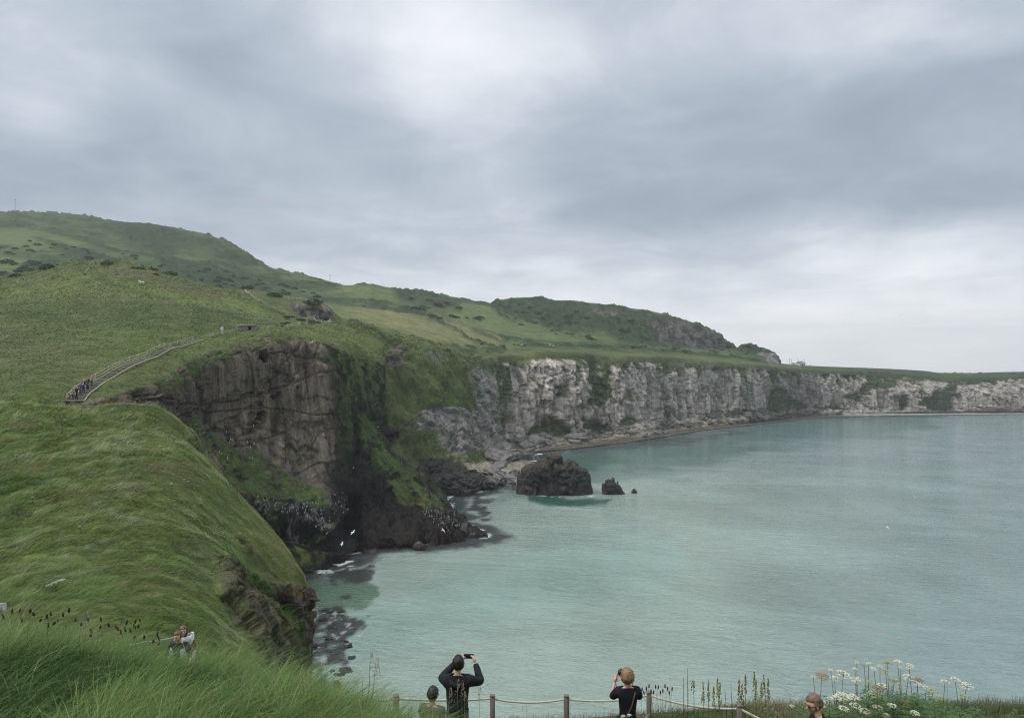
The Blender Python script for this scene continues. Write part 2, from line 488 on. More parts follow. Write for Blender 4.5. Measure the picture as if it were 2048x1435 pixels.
cave = poly_mask(px, py, [(530,1055),(600,1040),(660,1072),(690,1000),(715,1000),(720,1092),(665,1105),(600,1085),(545,1078)], 10)
disp -= cave * 5.0
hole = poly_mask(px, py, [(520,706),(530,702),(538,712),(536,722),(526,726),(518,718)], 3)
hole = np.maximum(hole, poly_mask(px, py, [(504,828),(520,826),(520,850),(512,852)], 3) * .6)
disp -= hole * 5
turf = (1 - rm)
disp += turf * (fbm(P, 1 / 14, 4, .5, 51) * 1.1 + ridged(P, 1 / 5, 3, .55, 52) * .28)
disp += (rm * (1 - rock)) * ridged(P * (1, 1, .5), 1 / 3, 3, .6, 53) * .5
edge = np.minimum(1, np.minimum(sstep(P[:, :, 2], -3, .6), 1))
tip = sstep(px, 965, 920) * .7 + .3
P2 = P + N * (disp * tip)[..., None]
# colours
c = lerp(GRASS, OLIVE, sstep(fbm(P, 1 / 30, 4, .5, 61), -.3, .3)) * .92
c = lerp(c, DARKG, sstep(fbm(P, 1 / 9, 4, .6, 63), .12, .5) * .55)
c = lerp(c, BRIGHT, poly_mask(px + warp * 10, py, [(232,560),(300,570),(420,598),(480,600),(575,640),(560,648),(470,624),(350,606)], 6) * .9)
c = lerp(c, FIELD, poly_mask(px + warp * 20, py, [(0,566),(150,535),(240,560),(345,604),(160,600),(0,603)], 14) * .35)
c = lerp(c, (.11, .105, .06), poly_mask(px + warp * 20, py + warp * 8, [(140,520),(240,524),(330,548),(400,570),(520,600),(440,600),(330,575),(210,545)], 8) * .7)
c = lerp(c, DARKG, poly_mask(px + warp * 40, py + warp * 14, [(0,612),(350,612),(470,630),(600,640),(590,660),(470,655),(330,640),(150,650),(0,640)], 12) * .6)
c = lerp(c, DARKG, poly_mask(px, py + warp * 6, [(195,560),(215,560),(355,602),(345,607)], 3) * .5)
c = lerp(c, (.105, .098, .055), poly_mask(px + warp * 40, py + warp * 14, [(0,660),(200,690),(150,760),(0,730)], 25) * .5)
gr = lerp(DARKG, (.075, .11, .04), sstep(nf, -.4, .4))
gr = lerp(gr, OLIVE, sstep(nz, 0, .4) * .6)
c = lerp(c, gr, np.clip(rm * 1.2, 0, 1))
rc = lerp(BASALT, (.155, .132, .104), sstep(fbm(P * (1, 1, .3), 1 / 8, 4, .55, 71), -.25, .35))
rc = lerp(rc, BUFF, gm([(552,880),(612,862),(668,862),(662,940),(640,985),(600,955),(552,930)], 14) * .85)
rc = lerp(rc, (.17, .145, .125), gm([(560,700),(650,705),(655,860),(560,870)], 25) * .55)
rc = lerp(rc, (.07, .065, .063), gm([(310,790),(400,770),(470,850),(400,880)], 20) * .3)
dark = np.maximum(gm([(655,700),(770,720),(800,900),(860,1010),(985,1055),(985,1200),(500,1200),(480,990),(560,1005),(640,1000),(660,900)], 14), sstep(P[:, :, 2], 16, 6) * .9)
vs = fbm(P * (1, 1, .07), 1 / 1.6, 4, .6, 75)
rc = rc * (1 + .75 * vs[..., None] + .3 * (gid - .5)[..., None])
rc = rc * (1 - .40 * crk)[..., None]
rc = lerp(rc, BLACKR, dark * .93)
rc = lerp(rc, WEED, sstep(P[:, :, 2] + nf * 1.0, 2.0, .9) * .7)
rc = lerp(rc, (.16, .2, .05), moss * .8 * sstep(nf, -.5, .3))
guano = np.maximum(gm([(498,985),(560,1000),(640,1005),(668,1050),(655,1085),(560,1050),(510,1040)], 10), gm([(842,1012),(880,1020),(945,1058),(900,1062),(850,1040)], 8))
guano = guano * sstep(fbm(P, 1 / 1.1, 3, .6, 77), .05, .35)
rc = lerp(rc, (.30, .30, .29), guano * .5)
rc = lerp(rc, (.28, .20, .05), gm([(795,990),(860,1005),(845,1020),(800,1005)], 8) * .5)
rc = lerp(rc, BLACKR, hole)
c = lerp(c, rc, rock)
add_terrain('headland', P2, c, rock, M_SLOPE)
TUFTS = [(P2, (1 - rock) ** 2 * (P2[..., 2] > 4) * np.where(px > -60, 1, .7) * (py < 1100) * np.clip(150 / P2[..., 1], .3, 1.6) ** 2, 125000, 'tussocky turf over the slope and ledges of the dark headland')]

# --- the next headland with the steep green slope, and its stone foot
MID = [
 [(640,650,345),(650,642,315),(655,660,300),(670,720,290),(680,800,284),(690,880,280),(700,930,276),(720,985,255),(720,1030,250)],
 [(712,655,345),(722,656,312),(738,682,302),(752,730,292),(762,800,286),(772,880,280),(780,930,275),(800,985,255),(800,1030,250)],
 [(765,680,350),(765,667,322),(772,697,304),(768,724,294),(782,800,288),(798,868,282),(815,930,278),(850,985,255),(850,1030,250)],
 [(810,695,365),(810,678,338),(814,694,318),(813,722,305),(822,790,299),(840,850,292),(858,928,285),(895,988,252),(895,1030,248)],
 [(855,705,380),(855,687,352),(868,700,338),(872,730,327),(882,790,316),(893,850,306),(898,926,292),(950,982,258.6),(950,1020,250)],
 [(882,715,395),(882,699,362),(888,712,352),(902,750,341),(925,806,331),(930,850,318),(932,922,298),(1000,970,272.7),(1000,1010,262)],
 [(908,722,415),(908,706,382),(918,718,374),(932,760,363),(946,815,351),(948,860,334),(955,916,316),(1045,962,283),(1050,990,270)],
 [(940,730,430),(938,714,402),(948,724,397),(960,770,386),(966,820,376),(972,865,364),(985,905,345),(1060,928,337),(1070,950,320)],
 [(990,732,460),(975,716,432),(985,726,428),(995,770,420),(1000,820,412),(1005,860,404),(1015,893,392),(1075,909,377),(1080,930,360)],
]
P, tu, tv = loft(MID, 2.0, 3, 100)
N = normals(P)
if (N[:, :, 1].mean() > 0): N = -N
px, py = proj(P)
nz = fbm(P, 1 / 12, 4, .55, 103); nf = fbm(P, 1 / 3.4, 3, .6, 105); warp = nz * .5 + nf * .3
rock = np.maximum.reduce([
    gm([(828,822),(862,812),(935,820),(945,838),(930,850),(870,858),(812,862),(800,852),(850,842)], 4),
    gm([(876,852),(932,835),(948,870),(940,915),(905,912),(880,890)], 5),
    gm([(768,700),(806,694),(812,715),(806,730),(770,730)], 5),
    gm([(850,925),(1010,930),(1100,950),(1080,1060),(700,1060),(780,960)], 6),
    gm([(940,735),(1040,740),(1040,900),(950,905),(938,850),(955,800)], 8) * .85,
    gm([(880,700),(888,715),(872,730),(850,712)], 4) * .7, sstep(P[:, :, 2], 5, 2)])
rock = np.clip(rock * sstep(nf, -.95, .1) * 1.2, 0, 1)
f1, f2, cid = cells((P + 1.5 * np.stack([nf, nz, nf], -1)) * (1 / 8, 1 / 8, 1 / 5), 14)
g1, g2, gid = cells(P * (1 / 3, 1 / 3, 1 / 2.2), 18)
disp = rock * ((cid - .5) * 3.0 + (gid - .5) * 1.2 - .9 * (1 - sstep(f2 - f1, 0, .12)))
disp += (1 - rock) * (fbm(P * (1, 1, .3), 1 / 11, 4, .55, 151) * 3.6 + ridged(P * (1, 1, .3), 1 / 7, 3, .55, 152) * 1.5)
flat = sstep(P[:, :, 2], 5, 1)
disp = disp * (1 - .6 * flat)
disp += poly_mask(px, py, [(855,925),(880,918),(960,955),(1005,965),(1000,985),(900,1000),(860,980)], 8) * (ridged(P, 1 / 6, 3, .6, 160) * 2.2 + 1.2)
P2 = P + N * disp[..., None]
c = lerp((.085, .115, .043), (.105, .118, .052), sstep(nz, -.3, .3))
c = lerp(c, (.055, .085, .033), sstep(fbm(P * (1, 1, .25), 1 / 6, 4, .6, 163), .05, .45) * .8)
c = lerp(c, (.075, .13, .045), poly_mask(px + warp * 20, py, [(860,700),(900,700),(935,800),(900,840),(870,780)], 12) * .7)
rc = lerp((.17, .165, .16), (.27, .26, .25), sstep(nf + nz, -.4, .5))
rc = lerp(rc, (.11, .085, .075), gm([(765,695),(815,690),(815,735),(765,735)], 4) * .7)
rc = lerp(rc, BLACKR, gm([(850,918),(880,912),(960,950),(1010,962),(1005,1000),(700,1040),(780,940)], 8) * .85)
rc = lerp(rc, (.27, .245, .195), gm([(930,930),(1040,925),(1060,960),(1030,975),(990,960)], 6) * .9)
c = lerp(c, rc, rock)
add_terrain('green_bluff', P2, c, rock, M_SLOPE)
TUFTS.append((P2, (1 - rock) ** 2 * (P2[..., 2] > 4) * (px > 640), 42000, 'tussocky turf over the steep green bluff'))

# --- the long limestone wall round the bay, with its strand
WALL = []
for x, yb, db, yf, df, xs, ys in [(930,722,400,895,376,985,940),(990,714,420,888,398,1015,918),(1031,710,455,874,436,1052,902),(1100,703,470,872,450,1112,895),
        (1130,705,478,868,458,1140,893),(1163,707,488,864,466,1163,890),(1195,710,512,861,494,1198,886),(1236,712,514,857,497,1250,880),(1300,714,545,846,528,1310,871),(1321,715,572,843,556,1330,868),
        (1355,717,588,839,574,1360,863),(1393,720,600,835,590,1395,857),(1450,725,622,833,610,1450,851),(1509,729,645,830,630,1505,845),(1557,735,690,824,676,1562,838),
        (1640,741,765,816,748,1650,830.5),(1750,745,795,818,775,1752,827.5),(1845,750,812,819,780,1850,826),(1905,757,806,820,785,1905,825),(1990,753,812,820,788,1990,824.5),(2048,752,816,820,792,2048,824),
        (2400,751,850,817,825,2400,822),(3000,751,900,812,880,3000,815)]:
    ds = dw(ys)
    WALL.append([(x, yb - 9, db + 45), (x, yb, db), (x + 1, yb + .12 * (yf - yb), db - 4), (x + 1, yb + .5 * (yf - yb), df + 5), (x + 1, yb + .93 * (yf - yb), df + 2),
                 (x * .5 + xs * .5, yf + .35 * (ys - yf), df - .3 * (df - ds)), (xs, ys, ds), (xs + 3, ys + 4, dw(ys + 4) * .99)])
P, tu, tv = loft(WALL, 1.7, 3, 100)
N = normals(P)
if (N[:, :, 1].mean() > 0): N = -N
px, py = proj(P)
nz = fbm(P, 1 / 17, 4, .55, 203); nf = fbm(P, 1 / 4.5, 3, .6, 205); warp = nz * .5 + nf * .35
warp2 = fbm(P + 50, 1 / 9, 3, .5, 207)
def gm(poly, soft=5): return poly_mask(px + warp * 16, py + warp2 * 14, poly, soft)
green = np.maximum.reduce([
    gm([(900,700),(985,720),(975,800),(960,890),(900,900)], 8) * .8, gm([(993,731),(1022,735),(1020,833),(1012,880),(985,880),(996,800)], 4) * .95,
    gm([(1168,705),(1226,707),(1224,770),(1226,790),(1200,812),(1168,815)]), gm([(1141,708),(1157,710),(1156,770),(1142,775)], 3) * .8,
    gm([(1112,760),(1128,762),(1128,790),(1112,796)], 3) * .8, gm([(1048,873),(1070,850),(1096,831),(1120,840),(1146,868),(1146,876),(1050,882)]),
    gm([(1166,832),(1229,855),(1240,862),(1160,872)]), gm([(1315,705),(1371,708),(1374,742),(1350,750),(1318,752)]) * .85,
    gm([(1320,798),(1354,833),(1350,838),(1318,838)]), gm([(1240,836),(1262,828),(1290,845),(1240,858)]) * .9,
    gm([(1249,779),(1268,779),(1262,808),(1246,812)], 3) * .9, gm([(1552,772),(1577,785),(1625,818),(1620,824),(1530,824)]),
    gm([(1729,771),(1751,752),(1792,752),(1794,778),(1748,777),(1692,803),(1700,796)], 4), gm([(1708,796),(1732,784),(1732,802),(1690,804)], 3),
    gm([(1843,749),(1849,798),(1884,781),(1903,764),(1918,776),(1910,820),(1837,816)], 4),
    gm([(1700,738),(2050,745),(2400,745),(2400,758),(2048,756),(1990,758),(1940,770),(1905,780),(1890,763),(1860,758),(1845,766),(1740,752)], 3),
    gm([(1802,790),(1821,788),(1818,811),(1802,819)], 3), gm([(1628,811),(1704,811),(1700,822),(1637,822)], 3), gm([(1460,820),(1630,820),(1628,828),(1460,834)], 3) * .7,
    gm([(1395,825),(1460,826),(1460,836),(1395,842)], 4) * .7, gm([(1410,722),(1530,730),(1520,745),(1440,735)], 4) * .7])
vidx = np.broadcast_to(tv, px.shape)
hang = fbm(P * (1, 1, .15), 1 / 7, 4, .6, 217)
top = sstep(vidx - np.maximum(hang, -.1) * 1.6 + warp * .3, 2.05, 1.75)
ledge = sstep(fbm(P * (1, 1, 2.6), 1 / 9, 4, .6, 215), .15, .4) * .6
face = sstep(vidx, 1.6, 2.1)
rock = np.clip(1 - np.maximum(green * sstep(nf, -.9, -.1), top) - ledge * .8, 0, 1)
strand = sstep(vidx + nf * .2, 4.7, 5.15)
rock = np.maximum(rock, strand)
vert = sstep(vidx, 1.7, 2.2) * sstep(vidx, 5.0, 4.5)
Pn = P + .5 * np.stack([nf, nz, nf * .4], -1)
f1, f2, cid = cells(Pn * (1 / 9, 1 / 9, 1 / 26), 24)
g1, g2, gid = cells(Pn * (1 / 3.6, 1 / 3.6, 1 / 9), 28)
h1, h2, hid = cells(P * (1 / 2.6, 1 / 2.6, 1 / 2.2), 29)
but = fbm(P * (1, 1, .08), 1 / 34, 3, .55, 221)
disp = vert * (but * 8.0 + (cid - .5) * 4.6 + (gid - .5) * 3.0 + (hid - .5) * .9 - 1.3 * (1 - sstep(f2 - f1, 0, .10)) - green * 2.2)
disp += (1 - vert) * (fbm(P, 1 / 14, 3, .5, 231) * .9)
k1, k2, kid = cells((P + .6 * nf[..., None]) * (1 / 2.6, 1 / 2.6, 1 / 2.6), 61)
disp += strand * ((kid - .45) * 2.2 + (hid - .5) * 1.0 + ridged(P, 1 / 7, 3, .6, 233) * .8) * sstep(P[:, :, 2], .2, 1.6)
disp *= 1 - .7 * sstep(vidx, 5.5, 6)
disp *= sstep(vidx, 1.0, 2.0) * (1 - green) + sstep(vidx, 1.0, 3.4) * green
Nh = N * (1, 1, .25)
P2 = P + Nh * disp[..., None]
c = lerp((.070, .095, .038), (.100, .115, .050), sstep(nz, -.3, .3))
c = lerp(c, (.040, .062, .030), np.clip(green * .9 + sstep(vidx, 2, 2.3) * .4, 0, 1) * sstep(nf, -.5, .3))
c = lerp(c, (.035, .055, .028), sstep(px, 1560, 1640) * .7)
rc = lerp((.40, .37, .345), LIME, sstep(fbm(P * (1, 1, .25), 1 / 9, 4, .6, 241), -.3, .25))
rc = lerp(rc, (.13, .14, .10), sstep(fbm(P * (1, 1, .10), 1 / 8, 4, .6, 243), .12, .4) * .7)
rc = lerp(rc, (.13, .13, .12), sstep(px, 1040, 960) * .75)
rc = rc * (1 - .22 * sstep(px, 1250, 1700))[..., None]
rc = lerp(rc, (.20, .19, .18), poly_mask(px + warp * 30, py, [(1530,740),(1650,750),(1650,820),(1530,820)], 14) * .7)
rc = lerp(rc, (.44, .405, .375), poly_mask(px + warp * 20, py + warp2 * 10, [(1632,742),(1730,745),(1745,775),(1700,800),(1650,790)], 10) * .7)
rc = lerp(rc, (.40, .37, .34), poly_mask(px + warp * 20, py, [(1920,765),(2100,757),(2100,815),(1910,815)], 12) * .6)
rc = rc * (.86 + .26 * gid + .08 * (hid - .5))[..., None] * (1 - .5 * (1 - sstep(g2 - g1, 0, .08)) * sstep(nf, -.4, .3))[..., None]
st = lerp((.105, .10, .097), STRAND, sstep(fbm(P, 1 / 3, 4, .65, 251) + sstep(P[:, :, 2], 2.6, .6) * .5, .05, .45))
st = st * (.6 + .8 * kid)[..., None]
st = lerp(st, (.05, .045, .035), np.maximum(sstep(P[:, :, 2] + nf * .4, .9, .4), sstep(fbm(P, 1 / 6, 3, .6, 255), .05, .3)) * .75)
st = lerp(st, (.5, .5, .47), poly_mask(px, py + nf * 2, [(1636,819),(1745,820),(2100,820),(2100,826),(1700,830),(1640,826)], 3) * .85)
st = lerp(st, (.42, .42, .39), poly_mask(px, py + nf * 2, [(1400,836),(1420,834),(1545,828),(1545,836),(1490,840),(1405,845)], 3) * .7)
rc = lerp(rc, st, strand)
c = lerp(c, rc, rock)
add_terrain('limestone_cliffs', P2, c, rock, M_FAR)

# --- the hill country above
HILL = [
 [(-900,640,330),(-900,585,420),(-900,520,600),(-900,470,760),(-900,440,880),(-900,440,1100)],
 [(-300,640,330),(-300,575,420),(-300,510,600),(-300,460,740),(-300,428,900),(-300,432,1100)],
 [(0,640,330),(0,565,420),(0,500,600),(0,455,760),(0,423,900),(0,428,1100)],
 [(60,640,330),(60,565,425),(60,500,600),(60,456,755),(60,424,895),(60,430,1090)],
 [(180,640,330),(180,565,430),(180,505,600),(180,468,740),(180,433,880),(180,440,1080)],
 [(240,640,330),(240,568,430),(240,515,600),(240,478,730),(242,445,860),(240,452,1060)],
 [(300,640,330),(300,572,435),(300,525,600),(300,488,720),(300,447,850),(300,455,1040)],
 [(400,645,330),(400,590,440),(400,548,590),(400,510,690),(400,468,800),(400,476,980)],
 [(460,650,330),(460,602,440),(460,565,590),(460,530,680),(460,487,780),(460,496,950)],
 [(520,655,330),(520,612,440),(520,582,580),(520,558,670),(520,524,760),(520,532,930)],
 [(560,660,330),(560,620,430),(560,592,570),(560,570,660),(560,540,750),(560,548,920)],
 [(620,665,325),(620,625,420),(620,602,560),(620,580,650),(620,553,740),(620,560,900)],
 [(700,672,325),(700,628,410),(700,608,550),(700,590,640),(700,570,725),(700,578,880)],
 [(735,680,330),(735,632,412),(735,612,550),(735,592,640),(735,567,720),(735,576,880)],
 [(780,690,335),(780,640,415),(780,620,550),(780,600,640),(780,577,715),(780,585,880)],
 [(850,696,350),(850,655,425),(850,632,550),(850,610,640),(850,585,710),(850,594,870)],
 [(930,723,399),(930,672,445),(930,650,560),(930,628,640),(930,600,705),(930,608,860)],
 [(985,718,425),(985,680,480),(985,660,570),(985,640,640),(985,611,705),(985,620,860)],
 [(1031,710,457),(1031,688,510),(1031,672,580),(1031,650,650),(1031,632,710),(1031,640,860)],
 [(1100,704,472),(1100,690,520),(1100,677,585),(1100,662,655),(1100,645,720),(1100,655,860)],
 [(1163,708,490),(1163,696,540),(1163,684,600),(1163,670,660),(1163,655,720),(1163,665,860)],
 [(1195,712,515),(1195,699,552),(1195,687,605),(1195,676,662),(1195,662,720),(1195,670,860)],
 [(1236,713,516),(1236,701,560),(1236,690,610),(1236,680,665),(1236,668,720),(1236,675,860)],
 [(1321,716,574),(1321,707,610),(1321,698,650),(1321,690,690),(1321,682,740),(1321,690,860)],
 [(1393,721,602),(1393,713,640),(1393,705,680),(1393,699,710),(1393,694,750),(1393,700,860)],
 [(1450,726,624),(1450,717,655),(1450,708,690),(1450,701,720),(1450,697,750),(1450,702,860)],
 [(1509,730,647),(1509,720,675),(1509,713,700),(1509,706,730),(1509,702,755),(1509,706,860)],
 [(1540,733,680),(1540,727,700),(1540,722,715),(1545,716,740),(1540,714,765),(1540,720,860)],
 [(1562,736,695),(1562,733.5,710),(1562,732,730),(1562,731,760),(1562,730,800),(1562,733,1000)],
 [(1640,742,767),(1640,738.5,780),(1640,737.8,800),(1640,737.2,850),(1640,737,900),(1640,739,1200)],
 [(1750,746,797),(1750,744,810),(1750,743.6,850),(1750,743,950),(1750,743,1050),(1750,744,1300)],
 [(1900,757,815),(1900,747,840),(1900,745.8,880),(1900,745.3,1000),(1900,745,1150),(1900,746.5,1400)],
 [(2048,753,820),(2048,748.5,850),(2048,747.2,900),(2048,746.5,1050),(2048,746,1250),(2048,747,1500)],
 [(2400,752,855),(2400,748.8,900),(2400,747.5,950),(2400,747,1100),(2400,747,1300),(2400,748,1500)],
 [(3000,752,905),(3000,749,950),(3000,748,1000),(3000,747.5,1150),(3000,747.5,1350),(3000,749,1500)],
]
P, tu, tv = loft(HILL, 2.4, 3, 60)
N = normals(P)
if (N[:, :, 2].mean() < 0): N = -N
px, py = proj(P)
nz = fbm(P, 1 / 60, 4, .55, 303); nf = fbm(P, 1 / 14, 4, .6, 305); warp = nz * .5 + nf * .4
def gm(poly, soft=6): return poly_mask(px + warp * 30, py + warp * 10, poly, soft)
SCRUBS = [[(225,441),(300,452),(400,472),(388,495),(330,502),(285,485),(232,466)], [(392,472),(430,480),(500,520),(480,524),(402,497)],
    [(-50,438),(70,448),(76,462),(-50,458)], [(20,538),(60,520),(105,522),(112,545),(50,552)], [(-50,536),(20,545),(28,560),(-50,560)],
    [(300,512),(400,535),(540,575),(560,600),(430,585),(330,545)], [(790,580),(850,586),(930,606),(915,625),(840,612),(800,596)],
    [(805,608),(880,640),(870,648),(800,630)], [(60,475),(180,500),(260,530),(160,520)], [(430,540),(560,560),(640,580),(560,575)],
    [(180,448),(300,480),(390,515),(300,500)], [(560,600),(640,610),(700,605),(640,597)], [(640,640),(800,680),(880,700),(760,690)]]
FIELDS = [[(-50,455),(60,458),(180,486),(100,500),(-50,488)], [(-50,500),(60,520),(28,545),(-50,532)], [(640,606),(760,622),(900,650),(1000,678),(1150,690),(1000,694),(870,682),(760,655),(660,632)],
    [(880,604),(985,616),(1020,650),(1190,690),(1010,672),(900,640)], [(650,560),(780,580),(800,600),(700,592)]]
scrub = np.maximum.reduce([gm(q) for q in SCRUBS])
field = np.maximum.reduce([gm(q, 5) for q in FIELDS])
far = sstep(px, 1000, 1500)
spots = sstep(fbm(P, 1 / 22, 5, .66, 307), .06, .28) * (1 - field) * .8
scr = np.clip(np.maximum(scrub * sstep(nf, -.6, .05), spots * (1 - .6 * far)), 0, 1)
def line(pts, w=1.5):
    m = np.zeros(px.shape)
    for (ax, ay), (bx, by) in zip(pts[:-1], pts[1:]):
        L2 = (bx - ax) ** 2 + (by - ay) ** 2
        t = np.clip(((px - ax) * (bx - ax) + (py - ay) * (by - ay)) / L2, 0, 1)
        m = np.maximum(m, sstep(np.hypot(px - ax - t * (bx - ax), py - ay - t * (by - ay)), w * 2, w * .5))
    return m
hedge = np.maximum.reduce([line([(730,610),(790,625),(850,640),(900,656)]), line([(60,462),(160,478),(260,510),(380,530)], 1.2), line([(540,570),(600,566),(680,572)], 1),
                           line([(860,640),(960,680),(1010,692)], 1), line([(1040,690),(1300,700),(1520,722)], 1.2), line([(1630,739),(1750,745),(1880,748)], 2.2)])
scr = np.maximum(scr, hedge * .9)
disp = fbm(P, 1 / 90, 3, .5, 311) * 3.0 * sstep(py, 745, 690) + scr * (ridged(P, 1 / 9, 3, .6, 313) * 2.6 + 1.2) * sstep(px, 1700, 1500) + fbm(P, 1 / 18, 3, .6, 315) * 1.1 * sstep(px, 1650, 1450)
vi = np.broadcast_to(tv, px.shape)
disp *= .1 + .9 * sstep(vi, .1, .7)
P2 = P + np.array([0, 0, 1.0]) * disp[..., None]
c = lerp((.045, .074, .031), (.076, .100, .042), sstep(nz + nf * .6, -.35, .35))
c = lerp(c, (.12, .13, .07), sstep(nf, .1, .5) * .4)
c = lerp(c, (.105, .142, .055), field * .8)
c = lerp(c, (.175, .175, .085), gm([(690,620),(800,622),(1000,665),(1000,692),(860,682),(740,650)], 8) * .8)
c = lerp(c, SCRUB, scr)
c = lerp(c, (.23, .25, .07), poly_mask(px, py, [(1555,727),(1605,732),(1640,737),(1640,741),(1560,736)], 1.5) * .9)
c = lerp(c, (.20, .23, .11), poly_mask(px, py, [(1745,742),(2100,744),(2100,747.5),(1745,745.5)], 1) * .9)
rk = line([(100,437),(220,447)], 1.5) * .3
add_terrain('hills', P2, c, rk, M_FAR)

# --- the second hill with the scarp
SC = [[(975,640,800),(975,618,760),(980,612,735),(985,630,720),(985,655,690),(985,670,680)],
 [(990,612,800),(990,604,752),(992,612,732),(1000,640,712),(1010,662,680),(1010,680,668)],
 [(1000,608,820),(1002,599,765),(1010,612,735),(1020,640,705),(1035,668,665),(1035,685,655)],
 [(1060,603,820),(1060,594,770),(1065,608,735),(1075,640,690),(1090,668,655),(1090,688,640)],
 [(1120,609,820),(1120,600,765),(1124,614,725),(1135,645,680),(1150,672,648),(1150,692,632)],
 [(1200,616,820),(1200,607,760),(1204,622,722),(1215,650,680),(1230,678,652),(1230,695,638)],
 [(1280,627,820),(1280,619,760),(1284,634,725),(1292,664,695),(1300,686,668),(1300,698,655)],
 [(1350,642,820),(1350,635,765),(1353,648,738),(1356,672,722),(1360,693,700),(1362,702,688)],
 [(1400,657,820),(1400,650,768),(1403,660,745),(1406,678,733),(1410,697,720),(1412,705,708)],
 [(1435,671,820),(1434,665,770),(1438,671,752),(1443,684,742),(1448,698,732),(1450,706,722)],
 [(1456,692,820),(1454,684,772),(1458,687,760),(1461,692,752),(1464,698,742),(1466,706,732)],
 [(1470,706,820),(1466,698,775),(1470,699,768),(1472,702,760),(1475,706,752),(1478,712,745)]]
P, tu, tv = loft(SC, 1.6, 3, 60)
N = normals(P)
if (N[:, :, 1].mean() > 0): N = -N
px, py = proj(P)
nz = fbm(P, 1 / 40, 4, .55, 403); nf = fbm(P, 1 / 9, 4, .6, 405); warp = nz * .5 + nf * .3
crag = np.maximum(poly_mask(px + warp * 16, py + warp * 8, [(1306,640),(1360,645),(1420,660),(1452,682),(1462,697),(1380,697),(1318,680),(1300,660)], 5),
                  poly_mask(px + warp * 30, py + warp * 8, [(1140,612),(1180,612),(1280,632),(1300,645),(1240,642),(1150,625)], 4) * sstep(nf, 0, .4) * .6)
vi = np.broadcast_to(tv, px.shape)
scr = sstep(vi + nf * .5, 1.2, 1.6) * (1 - sstep(vi + nf * .9 + nz, 3.2, 4.1)) * (1 - crag)
rock = crag
disp = crag * (ridged(P * (1, 1, .1), 1 / 8, 3, .6, 411) * 5.0 - 3) + scr * (ridged(P, 1 / 9, 3, .6, 413) * 3.0 + 1.0) + fbm(P, 1 / 20, 3, .5, 415) * 1.4
disp *= sstep(vi, .5, 1.3)
P2 = P + N * disp[..., None]
c = lerp((.052, .085, .038), (.082, .11, .048), sstep(nz + nf * .5, -.3, .3))
c = lerp(c, (.075, .085, .05), sstep(vi, 1.5, 1.0) * .6)
c = lerp(c, SCRUB, scr * sstep(nf, -.7, 0))
c = lerp(c, lerp((.05, .055, .045), (.13, .125, .118), sstep(nf, -.2, .5)), rock)
add_terrain('scarp_hill', P2, c, rock, M_FAR)

# --- the knuckle of rock where the cliff road ends
KN = [[(1472,700,760),(1474,698,742),(1478,705,730),(1480,712,722),(1482,722,712)],
 [(1488,697,760),(1488,690,742),(1490,700,728),(1492,712,720),(1494,724,708)],
 [(1500,697,765),(1500,689,745),(1502,698,728),(1504,712,716),(1506,728,700)],
 [(1530,706,765),(1530,699,745),(1531,706,728),(1532,716,716),(1533,732,700)],
 [(1549,712,765),(1549,707,748),(1550,711,728),(1551,719,718),(1551,735,704)],
 [(1556,722,765),(1556,717,750),(1557,722,738),(1557,727,725),(1558,738,712)],
 [(1563,735,765),(1562,731,755),(1562,733,745),(1562,735,735),(1562,740,720)]]
P, tu, tv = loft(KN, 1.2, 3, 40)
N = normals(P)
if (N[:, :, 1].mean() > 0): N = -N
px, py = proj(P)
nf = fbm(P, 1 / 7, 4, .6, 505)
rock = poly_mask(px, py + nf * 4, [(1516,706),(1548,706),(1560,728),(1556,735),(1520,724),(1512,714)], 3)
disp = rock * ridged(P * (1, 1, 1.6), 1 / 6, 3, .6, 511) * 2.2 + (1 - rock) * (ridged(P, 1 / 7, 3, .6, 513) * 2.4)
P2 = P + N * (disp * sstep(np.broadcast_to(tv, px.shape), .3, 1.2))[..., None]
c = lerp(SCRUB, (.07, .095, .045), sstep(nf, 0, .5))
c = lerp(c, lerp((.12, .12, .115), (.26, .25, .24), sstep(nf, -.3, .4)), rock)
add_terrain('rocky_knoll', P2, c, rock, M_FAR)

# --- the hillock with the basalt outcrop behind the path
BA = [[(450,600,330),(455,588,312),(460,600,300),(462,615,290),(465,640,282),(466,660,278)],
 [(490,590,330),(492,578,314),(500,592,302),(510,610,292),(518,630,284),(520,650,280)],
 [(560,596,330),(560,590,316),(562,600,306),(565,612,298),(572,636,290),(575,650,286)],
 [(590,602,330),(590,594,316),(588,604,306),(586,611,298),(590,634,292),(592,650,286)],
 [(625,604,332),(625,599,318),(622,606,309),(622,613,301),(622,640,295),(622,655,289)],
 [(650,612,332),(648,608,318),(652,613,311),(652,617,304),(650,642,297),(650,660,291)],
 [(666,624,332),(664,620,318),(666,622,312),(666,625,306),(664,643,300),(664,665,294)],
 [(690,642,335),(684,638,322),(684,640,316),(684,642,310),(686,655,302),(690,680,295)],
 [(730,668,340),(728,660,330),(730,664,320),(734,672,312),(742,690,303),(745,705,296)]]
P, tu, tv = loft(BA, 1.5, 3, 50)
N = normals(P)
if (N[:, :, 1].mean() > 0): N = -N
px, py = proj(P)
nf = fbm(P, 1 / 4, 4, .6, 605); nz = fbm(P, 1 / 15, 3, .6, 606)
rock = poly_mask(px + nf * 4, py + nf * 5, [(582,610),(600,611),(640,615),(664,624),(664,643),(640,640),(600,633),(590,628)], 2)
disp = rock * ridged(P * (1, 1, .1), 1 / 2.2, 2, .6, 611) * 1.6 + (1 - rock) * (fbm(P, 1 / 12, 4, .6, 613) * 1.0)
P2 = P + N * (disp * sstep(np.broadcast_to(tv, px.shape), .3, 1.2))[..., None]
